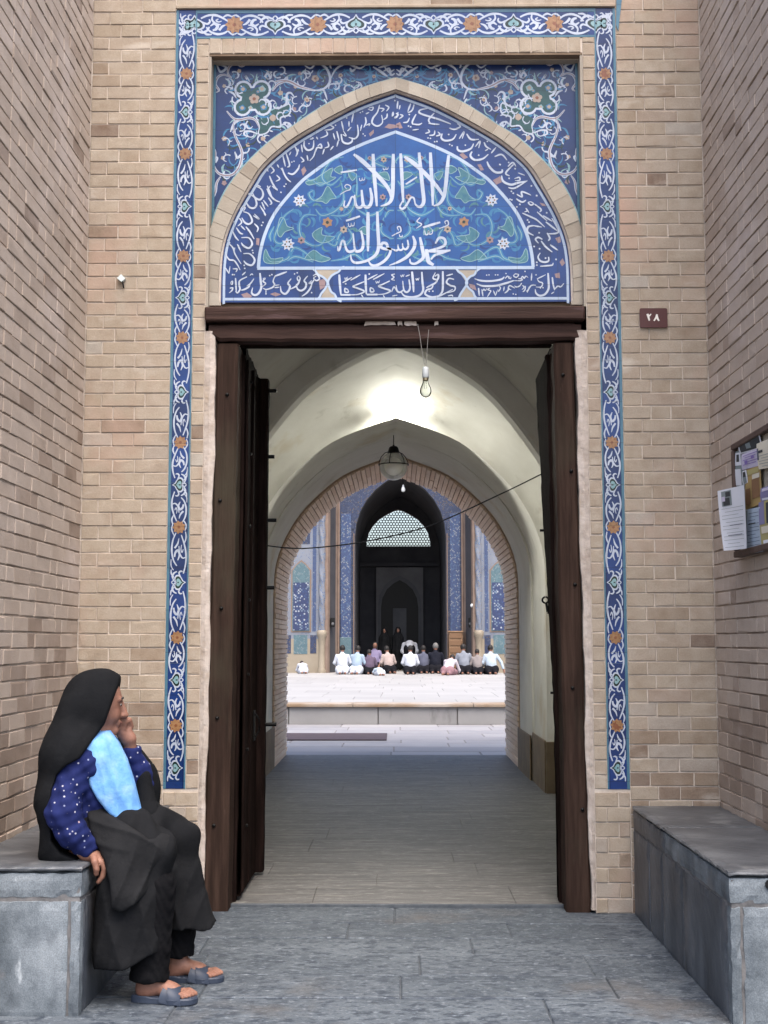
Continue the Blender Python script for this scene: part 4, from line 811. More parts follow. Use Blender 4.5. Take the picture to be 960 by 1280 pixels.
for k in range(15):
    t = k/14; yy = YA1+.001+(YB-YA1-.002)*math.sin(t*math.pi/2); s = math.cos(t*math.pi/2)
    rows.append([(x, yy, z) for x, z in bend(pb, .50*s+.0, .36*s)])
vt.grid(rows, 0)
ext = bend(pb, .0, .0)
vt.grid([[(x, y, z) for x, z in pb] for y in (YB, YC-1.25)], 0); 
step = [(x*.985, z) for x, z in pb]
vt.grid([[(x, YC-1.25, z) for x, z in pb], [(x, YC-1.25, z) for x, z in step]], 0, False)
vt.grid([[(x, y, z) for x, z in step] for y in (YC-1.25, YC+.02)], 0)
vt.build('vault', M['plaster'], gate)
# front inner wall around the door opening
p = MB()
for sx in (-1, 1):
    a, b_ = sorted((sx*.90, sx*2.0)); p.box((a, D+.285, 0), (b_, D+.33, 3.9))
p.box((-.90, D+.285, LZ2+.13), (.90, D+.33, 3.9)); p.build('inner_front_wall', M['plaster'], gate)
# brown dado
for sx in (-1, 1):
    for (xa, ya, yb_, h) in ((1.345,D+.34,YA0-.01,.46),(1.325,YA0-.012,YA1,.46),(1.328,YB+.0,YC-1.25,.47),(1.306,YC-1.25,YC,.44)):
        xq = 1.505 if xa == 1.345 else xa
        a, b_ = sorted((sx*xq, sx*(xq-.014))); p = MB(); p.box((a, ya, .0), (b_, yb_, h), 0, .5, .004); p.build('dado', M['dado'], gate)
    a, b_ = sorted((sx*1.325, sx*1.84)); p = MB(); p.box((a, YB-.045, 0), (b_, YB-.004, .46), 0, .5, .004); p.build('dado', M['dado'], gate)
# brick lining of the far arch: courses of real bricks across the soffit and up the jambs
lining = [(x*.972, z-.03 if z > 1.7 else z) for x, z in pb]
arc = np.r_[0, np.cumsum([math.hypot(lining[i+1][0]-lining[i][0], lining[i+1][1]-lining[i][1]) for i in range(len(lining)-1)])]
Lt = arc[-1]; nC = int(Lt/.055); LX = [p_[0] for p_ in lining]; LZ_ = [p_[1] for p_ in lining]
def on(s): return np.array((np.interp(s, arc, LX), np.interp(s, arc, LZ_)))
p = MB()
for k in range(nC):
    s0, s1 = k*Lt/nC+.005, (k+1)*Lt/nC-.005
    a, b_ = on(s0), on(s1); t = (b_-a)/np.linalg.norm(b_-a); nrm = np.array((-t[1], t[0])); mid = (a+b_)/2
    if np.dot(nrm, np.array((0,1.5))-mid) < 0: nrm = -nrm
    y = YC+random.uniform(0,.004); q = 0
    while y < YE-.02:
        l = (.40 if (k%2 and q == 0) else .80); y1 = min(y+l, YE+.01); h = random.uniform(-.002,.004) + (.007 if k % 2 else 0)
        o = nrm*h; V = []
        for (yy) in (y+.004, y1-.004):
            V += [(a[0]+o[0],yy,a[1]+o[1]),(b_[0]+o[0],yy,b_[1]+o[1]),(b_[0]-nrm[0]*.06,yy,b_[1]-nrm[1]*.06),(a[0]-nrm[0]*.06,yy,a[1]-nrm[1]*.06)]
        p.add(V, [(0,1,5,4),(0,3,2,1),(4,5,6,7),(1,2,6,5),(3,0,4,7)], 0, min(1,max(0,random.gauss(.5,.25)+(.12 if k%2 else -.12)))); y = y1; q += 1
p.grid([[(x*1.008, y, z+.010 if z > 1.7 else z) for x, z in lining] for y in (YC-.002, YE)], 1)
p.grid([[(x, YC+.001, z) for x, z in [(q[0]*1.008, q[1]+.01 if q[1]>1.7 else q[1]) for q in lining]], [(x*1.05, YC+.001, z+.06) for x, z in pb]], 1, False)
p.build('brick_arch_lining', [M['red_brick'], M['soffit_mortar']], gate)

# wall lamp over the inner arch: the one lit lamp
lz = 3.475; lm = thing('wall_lamp', (-.034, YB-.02, lz), 'lit white globe lamp on the plaster over the inner arch', 'lamp')
em = bpy.data.materials.new('lit_globe'); em.use_nodes = True; b = em.node_tree.nodes['Principled BSDF']
b.inputs['Base Color'].default_value = (.9,.95,.85,1); b.inputs['Emission Color'].default_value = (1,.99,.89,1); b.inputs['Emission Strength'].default_value = 1900
p = MB(); p.lathe([(.055,0),(.055,.012),(.045,.02),(0,.02)], (0,0,0), 20)
p.v = [(x-.034, YB-.012-z, lz+y+.02) for x, y, z in p.v]; p.build('base', M['white_plaster'], lm)
p = MB(); p.lathe([(0.001,-.042),(.02,-.038),(.035,-.024),(.042,0),(.035,.024),(.02,.038),(.001,.042)], (-.034, YB-.062, lz), 20); p.build('globe', em, lm)

# the glaze layers lie almost flush: press the drawn layers down to a fraction of a millimetre
for o in list(COL.objects):
    n_ = o.name.split('.')[0]
    y0 = {'tympanum': TYY, 'arabesque_field': TYY, 'spandrel_tiles': SPY, 'tile_border': D+.002}.get(n_, TYY if n_.endswith('_inscription') else None)
    if y0 is None or o.type != 'MESH': continue
    co = np.empty(len(o.data.vertices)*3); o.data.vertices.foreach_get('co', co); co = co.reshape(-1,3)
    m_ = (co[:,1] < y0) & (co[:,1] > y0-.012); co[m_,1] = y0+(co[m_,1]-y0)*.33; o.data.vertices.foreach_set('co', co.ravel()); o.data.update()
# ------------------------------------------------------------------ stone benches
def rough_box(mb, a, b_, m=0, step=.035, chip=.006, wob=.0016):
    """a stone block whose faces are slightly uneven and whose edges are worn and chipped"""
    n = [max(2, int(round((b_[i]-a[i])/step))) for i in range(3)]; rr = random.Random(hash((round(a[0],3), round(a[1],3), round(b_[2],3))) & 0xffff); cache = {}
    def P(i, j, k):
        key = (i, j, k)
        if key in cache: return cache[key]
        p = [a[q]+(b_[q]-a[q])*key[q]/n[q] for q in range(3)]; e = [(-1 if key[q] == 0 else 1 if key[q] == n[q] else 0) for q in range(3)]; ne = sum(1 for q in e if q)
        for q in range(3):
            if e[q] and ne >= 2: p[q] -= e[q]*(.0025+chip*rr.random()**2.2)
            elif e[q]: p[q] += rr.uniform(-wob, wob)*.5
        cache[key] = tuple(p); return cache[key]
    for ax in range(3):
        a1, a2 = (ax+1) % 3, (ax+2) % 3
        for t in (0, n[ax]):
            rows = []
            for i in range(n[a1]+1):
                row = []
                for j in range(n[a2]+1):
                    key = [0,0,0]; key[ax] = t; key[a1] = i; key[a2] = j; row.append(P(*key))
                rows.append(row if t == 0 else row[::-1])
            mb.grid(rows, m, False)
def bench(sx, label, yn, xe_):
    t = thing('stone_bench', (sx*1.38, 5.5, 0), label, 'bench', 'stone benches along the side walls')
    def bx(p, a, b_, ya, yb_, z0, z1, bev=.008, jit=.002, m=0, r=.5):
        a, b_ = sorted((sx*a, sx*b_))
        if jit: rough_box(p, (a, ya, z0), (b_, yb_, z1), m)
        else: p.box((a, ya, z0), (b_, yb_, z1), m, r, bev, jit)
    H = .525
    # seat slabs: a long near one and a shorter far one, end and side faces differ in weathering
    ys = [yn, 5.72, D-.004] if sx > 0 else [yn, 5.6, D-.004]
    for k in range(2):
        p = MB(); bx(p, xe_+.0, WALLX-.002, ys[k]+(.004 if k else 0), ys[k+1]-.003, H-.022, H); p.build('seat_top', M['bench_top'], t)
        p = MB(); bx(p, xe_+.004, WALLX-.01, ys[k]+.006, ys[k+1]-.006, H-.115, H-.023, .004); 
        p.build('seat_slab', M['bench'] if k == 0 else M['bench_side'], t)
    p = MB(); bx(p, xe_+.0125, WALLX-.012, yn+.011, D-.006, -.03, H-.030, .003, 0); p.build('core', M['bench_joint'], t)
    # facing panels: near end, then side panels between corner posts
    p = MB(); bx(p, xe_+.05, WALLX-.006, yn+.004, yn+.03, -.02, H-.122, .004); p.build('end_panel', M['bench'], t)
    p = MB(); bx(p, xe_+.004, xe_+.046, yn+.002, yn+.06, -.02, H-.122, .005); p.build('corner_post', M['bench'], t)
    yy = yn+.064; wd = [.70,.40,.30,.6] if sx > 0 else [.65,.6,.6]; i = 0
    while yy < D-.03:
        y1 = min(yy+wd[i % len(wd)], D-.004); 
        if D-y1 < .1: y1 = D-.004
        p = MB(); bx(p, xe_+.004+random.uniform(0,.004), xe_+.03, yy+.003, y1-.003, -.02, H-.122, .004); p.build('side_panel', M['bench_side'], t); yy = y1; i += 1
    if sx > 0:
        p = MB(); p.tube([(1.315, yn-.001, .478), (1.315, yn+.012, .478)], .018, 9); p.build('hole', M['iron'], t)
    return t
bench(-1, 'grey stained stone bench on the left, the seated woman on its edge', 4.70, 1.125)
bench(1, 'dark grey marble bench on the right below the notice board, empty', 4.62, 1.165)

# ------------------------------------------------------------------ number plate
x0, z1 = XZ(799,386); x1, z0 = XZ(834,410)
t = thing('number_plate', ((x0+x1)/2, D, (z0+z1)/2), 'small brown enamel house number plate reading ۲۸ on the brick pier', 'number plate')
pm = mat('brown_enamel', (.075,.022,.020), rough=.35, bump=.1, spec=.5)
p = MB(); c = .008; q = []
for (cx, cz, a0) in ((x1-c, z1-c, 0), (x0+c, z1-c, 90), (x0+c, z0+c, 180), (x1-c, z0+c, 270)):
    for k in range(5): a = R(a0+22.5*k); q.append((cx+c*math.cos(a), cz+c*math.sin(a)))
p.prism(q, D-.012, D-.004); p.build('plate', pm, t)
p = MB(); cn = CR(780,360,640/180); wm = mat('white_enamel', (.75,.72,.66), rough=.4, bump=0)
def cnp(pts): return [XZ(780+a/(640/180), 360+b/(640/180), D-.013) for a, b in pts]
for pts, wd in (([(104,115),(108,127),(113,145)], .011), ([(104,116),(113,123),(120,115)], .008), ([(147,117),(143,130),(133,146)], .010), ([(146,124),(150,137),(156,146)], .010)):
    stroke(p, cnp(pts), wd, D-.0128, 0, 4, (1,1,.7))
p.build('digits', wm, t)

# small white junction box stuck on the left pier
x, z = XZ(152, 349); t = thing('junction_box', (x, D, z), 'tiny white plastic box with a dangling clip fixed to the left brick pier', 'fitting')
wp = mat('white_plastic', (.62,.70,.70), rough=.4, bump=0)
p = MB(); s = .018; p.prism([(x-s*1.1,z+.0),(x+.002,z+s*1.15),(x+s*1.3,z-.002),(x+.004,z-s*1.1)], D-.022, D+.002); p.build('body', wp, t)
p = MB(); p.tube([(x+.006,D-.012,z-.012),(x+.012,D-.018,z-.03),(x+.014,D-.008,z-.05)], .004, 6); p.build('clip', M['iron'], t)

# ------------------------------------------------------------------ notice board on the right wall, papers pinned to it
X0 = WALLX
def atX(px, py, X):
    d = FW + RT*(px-480)/1600. + UP*(640-py)/1600.; q = d*(X/d[0]); return (q[1], q[2]+EYE)
yb1, zb_t = atX(917,556,X0-.03); _, zb_b = atX(918,698,X0-.03); yb0 = 5.02
t = thing('notice_board', (X0, (yb0+yb1)/2, (zb_t+zb_b)/2), 'brown framed notice board crowded with paper notices on the right brick wall', 'notice board')
fm = mat('dark_frame_wood', [(.3,(.05,.03,.025)),(.7,(.10,.065,.055))], 9, 5, rough=.6)
bm_ = mat('board_backing', [(.3,(.30,.27,.22)),(.7,(.40,.36,.30))], 9, 5, rough=.85)
p = MB(); p.box((X0-.02, yb0+.02, zb_b+.02), (X0-.004, yb1-.02, zb_t-.02)); p.build('backing', bm_, t)
for nm, a, b_ in (('frame_rail',(yb0,zb_b),(yb1,zb_b+.028)), ('frame_rail',(yb0,zb_t-.028),(yb1,zb_t)), ('frame_stile',(yb1-.03,zb_b+.029),(yb1,zb_t-.029)), ('frame_stile',(yb0,zb_b+.029),(yb0+.03,zb_t-.029))):
    p = MB(); p.box((X0-.045, a[0], a[1]), (X0-.003, b_[0], b_[1]), 0, .5, .004, .001); p.build(nm, fm, t)
def pap(nm, c): return mat(nm, c, rough=.8, bump=.15, bscale=12)
PM = {'white': pap('white_paper', (.66,.68,.74)), 'blue': pap('pale_blue_paper', (.36,.44,.54)), 'ochre': pap('ochre_print', (.36,.25,.10)), 'lilac': pap('lilac_print', (.50,.47,.60)),
      'dark': pap('dark_print', (.035,.04,.045)), 'cream': pap('cream_paper', (.60,.56,.46)), 'violet': pap('violet_print', (.20,.19,.33)), 'grey': pap('grey_print', (.20,.24,.25)), 'olive': pap('olive_print', (.36,.32,.14)), 'ink': pap('grey_ink', (.10,.11,.15)), 'purple': pap('purple_ink', (.22,.16,.42)), 'brown': pap('brown_print', (.22,.12,.06))}
def paper(label, quad, depth, m, marks, curl=.0):
    """quad: photo corners tl,tr,br,bl of a sheet hanging at depth (m) off the wall"""
    X = X0-depth; q = [atX(px, py, X) for px, py in quad]
    def P_(u, v, lift=0.0):
        a = [q[0][i]*(1-u)+q[1][i]*u for i in (0,1)]; b_ = [q[3][i]*(1-u)+q[2][i]*u for i in (0,1)]
        y, z = a[0]*(1-v)+b_[0]*v, a[1]*(1-v)+b_[1]*v
        return (X-lift-curl*((1-u)**2)*(.3+.7*v)-.003*math.sin(3.1*v+2*u), y, z)
    p = MB(); n = 7
    p.grid([[P_(u, v) for u in np.linspace(0,1,n)] for v in np.linspace(0,1,n)], 0)
    p.grid([[P_(u, v, -.0012) for u in np.linspace(0,1,n)] for v in np.linspace(0,1,n)], 0)
    mats = [PM[m]]
    for k, (u0, v0, u1, v1, mm) in enumerate(marks):
        if PM[mm] not in mats: mats.append(PM[mm])
        p.grid([[P_(u, v, .0012+.0004*k) for u in np.linspace(u0,u1,4)] for v in np.linspace(v0,v1,4)], mats.index(PM[mm]))
    o = p.build('paper_notice', mats); 
    c = np.mean(np.array([v.co for v in o.data.vertices]), axis=0); o.data.transform(Matrix.Translation(-Vector(c))); o.location = c
    return tag(o, label, 'paper', 'paper notices on the board')
k_ = 470/70.; C = lambda *pts: [(890+a/6.743, 520+b/6.737) for a, b in pts]
lines = lambda v0, v1, n, u0=.08, u1=.92, mm='ink', th=.010: [(u0+(.12 if k % 3 == 1 else 0), v, u1-(.2 if k % 4 == 2 else 0), v+th, mm) for k, v in enumerate(np.linspace(v0, v1, n))]
paper('narrow grey photo strip at the left edge of the notice board', C((195,300),(250,290),(262,600),(200,600)), .030, 'grey', [(.1,.05,.9,.4,'white'),(.3,.1,.7,.3,'dark'),(.1,.5,.8,.95,'white')])
paper('black photograph with a white border at the top of the board', C((215,225),(405,148),(415,270),(240,320)), .034, 'white', [(.06,.12,.96,.9,'dark'),(.35,.35,.55,.75,'grey')])
paper('pale lilac sheet with purple handwriting under the black photograph', C((250,325),(410,262),(412,412),(255,455)), .038, 'lilac', [(.1+.1*(i%2),.15+.14*i,.85-.08*(i%3),.19+.14*i,'purple') for i in range(5)]+[(.2,.5,.35,.7,'purple'),(.55,.3,.7,.5,'purple')])
paper('ochre and brown picture poster in the middle of the board', C((285,455),(412,415),(415,735),(285,790)), .036, 'ochre', [(.08,.03,.9,.16,'olive'),(.45,.3,.9,.8,'brown'),(.05,.5,.35,.9,'brown'),(.5,.18,.95,.3,'cream')])
paper('small portrait photo beside the ochre poster', C((258,465),(292,455),(296,560),(262,580)), .042, 'white', [(.2,.1,.8,.5,'dark'),(.2,.5,.8,.95,'grey')])
paper('cream and green sheet cut by the frame edge, upper right of the board', C((375,235),(560,160),(560,420),(395,450)), .040, 'cream', [(.05,.3,.3,.4,'dark'),(.02,.2,.1,.65,'ink')]+lines(.5,.9,5,.1,.9,'grey',.02))
paper('violet printed sheet at the right of the board', C((412,610),(560,560),(560,690),(412,720)), .042, 'violet', [(.1,.1,.9,.3,'lilac'),(.1,.8,.9,.95,'white')])
paper('dark blue and olive picture sheet at the lower right of the board', C((395,730),(560,680),(560,1080),(420,1110)), .040, 'olive', [(.0,.0,.3,.5,'violet'),(.4,.05,.9,.5,'dark'),(.1,.55,.9,.7,'cream'),(.15,.85,.9,.92,'white')])
paper('pale blue printed notice at the bottom of the board', C((285,790),(410,765),(425,1140),(270,1170)), .040, 'blue', [(.0,.02,.15,.95,'grey')]+lines(.1,.9,11,.25,.9,'ink',.012)+[(.35,.33,.75,.36,'dark')])
paper('white printed notice with a portrait photo hanging off the board edge', C((62,632),(275,580),(285,1115),(155,1135)), .075, 'white', [(.14,.03,.52,.28,'grey'),(.30,.05,.48,.13,'dark'),(.2,.15,.45,.27,'dark'),(.16,.12,.28,.2,'lilac')]+lines(.32,.95,12,.12,.95,'grey',.006)+[(.40,.60,.92,.612,'ink'),(.3,.76,.9,.772,'ink')], .03)

# ------------------------------------------------------------------ bare bulb under the lintel
gl = bpy.data.materials.new('clear_glass'); gl.use_nodes = True; b = gl.node_tree.nodes['Principled BSDF']; b.inputs['Transmission Weight'].default_value = 1; b.inputs['Roughness'].default_value = .02; b.inputs['IOR'].default_value = 1.15; b.inputs['Base Color'].default_value = (.95,.97,.95,1)
ys = D-.025; bx_, bz = at(532,459,ys)[0], at(532,459,ys)[2]
t = thing('light_bulb', (bx_, ys, bz), 'unlit clear bare bulb hanging on two thin wires from the lintel', 'light bulb')
p = MB()
for (a, c_) in ((522,405),(536,412)):
    s0 = at(a, c_, D-.034); s1 = at(527 if a < 530 else 534, 436, ys); p.tube([s0, ((s0[0]*.4+s1[0]*.6), (s0[1]+s1[1])/2, (s0[2]*.5+s1[2]*.5)), s1, (bx_+(.003 if a > 530 else -.003), ys, bz+.0)], .0016, 5)
p.build('wire', mat('grey_flex', (.22,.21,.2), rough=.6, bump=0), t)
p = MB(); p.lathe([(.004,.002),(.014,0),(.0165,-.012),(.0175,-.03),(.0185,-.052),(.0165,-.056),(.001,-.056)], (bx_,ys,bz), 18); p.build('socket', mat('grey_socket', (.42,.45,.46), rough=.4, bump=0), t)
p = MB(); p.lathe([(.0145,-.0565),(.0145,-.066),(.014,-.070)], (bx_,ys,bz), 18); p.build('screw_cap', mat('brass_cap', (.35,.3,.2), rough=.3, bump=0, metal=.9), t)
p = MB(); prof = [(.013,-.070),(.015,-.082),(.021,-.095),(.027,-.108),(.030,-.122),(.028,-.137),(.021,-.149),(.010,-.156),(.0005,-.158)]; p.lathe(prof, (bx_,ys,bz), 22); p.lathe([(max(.0004,r_-.0011), z+(.0011 if z < -.13 else 0)) for r_, z in prof][::-1], (bx_,ys,bz), 22); p.build('glass', gl, t)
p = MB(); p.tube([(bx_-.003,ys,bz-.071),(bx_-.006,ys,bz-.112),(bx_+.006,ys,bz-.112),(bx_+.003,ys,bz-.071)], .0009, 5); p.build('filament', M['iron'], t)

# ------------------------------------------------------------------ caged globe lantern in the passage
ly = 12.45; lc = at(492,583,ly); t = thing('globe_lantern', (lc[0], ly, 3.33), 'unlit frosted globe lantern in a black wire cage hanging under the passage vault', 'lantern')
fg = bpy.data.materials.new('frosted_globe'); fg.use_nodes = True; b = fg.node_tree.nodes['Principled BSDF']; b.inputs['Base Color'].default_value = (.80,.79,.76,1); b.inputs['Roughness'].default_value = .5; b.inputs['Transmission Weight'].default_value = .55; b.inputs['Subsurface Weight'].default_value = .1
rg = .137; cz = lc[2]
p = MB(); p.lathe([(rg*math.sin(a), rg*math.cos(a)) for a in np.linspace(.03, math.pi-.005, 22)], (lc[0],ly,cz), 28); p.build('globe', fg, t)
p = MB()
for k in range(6):
    a = k*math.pi/3+.25; p.tube([(lc[0]+r_*math.cos(a), ly+r_*math.sin(a), cz+z) for r_, z in ((.05,.145),(.09,.128),(.125,.09),(.145,.045),(.147,.015))], .0042, 6)
p.tube([(lc[0]+.147*math.cos(a), ly+.147*math.sin(a), cz+.015) for a in np.linspace(0, 2*math.pi, 29)], .005, 6, caps=False); p.build('cage', M['iron'], t)
p = MB(); p.lathe([(.062,.135),(.055,.15),(.045,.185),(.032,.198),(.012,.2),(.008,.215),(.001,.216)], (lc[0],ly,cz), 20); p.lathe([(.002,.132),(.062,.135)], (lc[0],ly,cz), 20); p.build('cap', M['iron'], t)
p = MB(); p.tube([(lc[0],ly,cz+.215),(lc[0],ly,3.40)], .005, 6); p.build('rod', M['iron'], t)

# sagging cable across the doorway
pa_, pb_ = at(334,682,7.46), at(684,589,7.46); pts = []
for k, (a, c_) in enumerate([(334,682),(360,685),(390,685),(450,678),(515,664),(560,648),(610,625),(650,606),(684,589)]): pts.append(at(a, c_, 7.46))
p = MB(); p.tube(spline(pts, 4), .0042, 6); o = p.build('cable', mat('black_cable', (.012,.012,.012), rough=.5, bump=0)); tag(o, 'thin black cable sagging across the passage between the two door leaves', 'cable')

# ------------------------------------------------------------------ the dark strip on the courtyard floor
p = MB(); p.box((-5.5, 17.72, .006), (-.13, 19.02, .018), 0, .5, .004, .003); tag(p.build('floor_cover', M['rust_strip']), 'dark reddish brown flat cover lying across the pale courtyard paving', 'cover')
# ------------------------------------------------------------------ mosque front across the courtyard
mo = thing('mosque_building', (0, 44, .34), 'tiled mosque front with a tall dark pointed iwan across the courtyard', 'building')
def tilemat(name, cols, scale, joint=(.30,.30,.30), rough=.4):
    """mosaic tiles: cells of many colours set in a regular grid turned by 45 degrees"""
    m = bpy.data.materials.new(name); m.use_nodes = True; N = m.node_tree.nodes; L = m.node_tree.links; b = N['Principled BSDF']; b.inputs['Roughness'].default_value = rough
    g_ = N.new('ShaderNodeNewGeometry'); mp = N.new('ShaderNodeMapping'); mp.inputs['Rotation'].default_value = (0, R(45), 0); L.new(g_.outputs['Position'], mp.inputs[0])
    v = N.new('ShaderNodeTexVoronoi'); v.inputs['Scale'].default_value = scale; v.inputs['Randomness'].default_value = .35; L.new(mp.outputs[0], v.inputs['Vector'])
    sep = N.new('ShaderNodeSeparateColor'); L.new(v.outputs['Color'], sep.inputs[0])
    c = _ramp(N, L, sep.outputs[0], cols); N[len(N)-1].color_ramp.interpolation = 'CONSTANT'
    d = _ramp(N, L, v.outputs['Distance'], [(.0,(1,1,1)),(.34,(1,1,1)),(.5,(.0,.0,.0))])
    c = _mix(N, L, joint, c, d); n = _noise(N, L, 1.2, 5); c = _mix(N, L, c, _ramp(N, L, n, [(.3,(.75,.75,.78)),(.7,(1,1,1))]), 1.0, 'MULTIPLY')
    L.new(c, b.inputs['Base Color']); return m

BT = [(0,(.16,.20,.27)),(.25,(.06,.10,.21)),(.45,(.20,.20,.21)),(.65,(.09,.16,.25)),(.82,(.20,.17,.15)),(1,(.16,.19,.24))]
F1 = tilemat('mosaic_pale_blue', BT, 20, (.19,.205,.24))
F2 = tilemat('mosaic_blue', [(0,(.035,.055,.14)),(.35,(.07,.12,.22)),(.55,(.20,.22,.26)),(.75,(.04,.07,.17)),(1,(.1,.15,.2))], 17, (.05,.075,.15))
F3 = tilemat('mosaic_turquoise', [(0,(.07,.13,.15)),(.5,(.10,.17,.19)),(.8,(.17,.21,.22)),(1,(.07,.13,.15))], 18, (.09,.15,.17))
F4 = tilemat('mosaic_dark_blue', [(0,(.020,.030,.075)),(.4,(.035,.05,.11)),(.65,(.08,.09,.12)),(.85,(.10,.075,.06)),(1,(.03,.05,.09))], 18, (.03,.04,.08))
F5 = tilemat('mosaic_star', [(0,(.025,.035,.10)),(.45,(.34,.37,.41)),(.62,(.035,.06,.15)),(.8,(.15,.20,.27)),(1,(.02,.03,.08))], 14, (.03,.045,.11))
TANB = mat('tan_brick_trim', [(.3,(.17,.12,.095)),(.7,(.23,.17,.135))], 3, 5, rough=.85)
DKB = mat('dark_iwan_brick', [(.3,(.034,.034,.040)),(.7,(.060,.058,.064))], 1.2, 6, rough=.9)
DADO = mat('yellow_marble_dado', [(.3,(.22,.18,.13)),(.7,(.29,.25,.19))], 1.2, 6, rough=.5)
SHD = mat('grey_stone_jamb', [(.3,(.08,.08,.085)),(.7,(.13,.13,.135))], 1.4, 6, rough=.7)
INK = mat('dark_doorway_wood', (.02,.018,.016), rough=.6)
Z0 = .34; YF, YI = 44.0, 52.0; HT = 11.0
def rect(mb, xa, xb, za, zb, y, th=.04, m=0, bev=0): mb.box((xa, y-th, za), (xb, y+.05, zb), m, .5, bev)
CX = .16        # the iwan's axis
IWX0, IWX1, ISP, IAP = -1.45, 1.77, 5.05, 7.30
# iwan: arch profile
def iw_prof(grow=0.0, n=18):
    hw = (IWX1-IWX0)/2+grow; zs, za = ISP, IAP+grow; pts = [(hw, Z0),(hw, zs)]
    for u, v in ((.97,.22),(.88,.42),(.74,.60),(.55,.76),(.30,.90),(0,1)): pts.append((hw*u, zs+(za-zs)*v))
    return [(CX-x, z) for x, z in pts]+[(CX+x, z) for x, z in pts[::-1][1:]]
ip = iw_prof()
# front wall with the arch cut out
p = MB(); XL, XR = -11.5, 11.8
def wall_with_arch(p, prof, xa, xb, zt, y, m=0):
    L_ = [(xa, prof[0][1]), (xa, zt)] ; half = len(prof)//2
    p.add([(q[0], y, q[1]) for q in [(xa,Z0-.1),(prof[0][0],Z0-.1)]+prof[:half+1]+[(prof[half][0],zt),(xa,zt)]], [list(range(half+5))], m)
    r_ = prof[half:]
    p.add([(q[0], y, q[1]) for q in [(prof[half][0],zt)]+r_+[(prof[-1][0],Z0-.1),(xb,Z0-.1),(xb,zt)]], [list(range(len(r_)+4))], m)
wall_with_arch(p, ip, -2.35, 2.65, HT, 45.0)
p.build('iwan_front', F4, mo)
p = MB(); p.box((XL, YF, Z0-.1), (-2.34, YF+1.2, 8.4)); p.build('wing_wall', TANB, mo)
p = MB(); p.box((2.64, YF, Z0-.1), (XR, YF+1.2, 8.4)); p.build('wing_wall', TANB, mo)
# intrados: broad tiled flanks narrowing to the dark opening, then the deep dark vault
p = MB(); p.grid([[(x, y, z) for x, z in ip] for y in (45.0, 45.5)], 0, False); p.build('iwan_reveal', SHD, mo)
p = MB(); p.grid([[(x, y, z) for x, z in ip] for y in (45.5, YI)], 0); p.build('iwan_vault', DKB, mo)
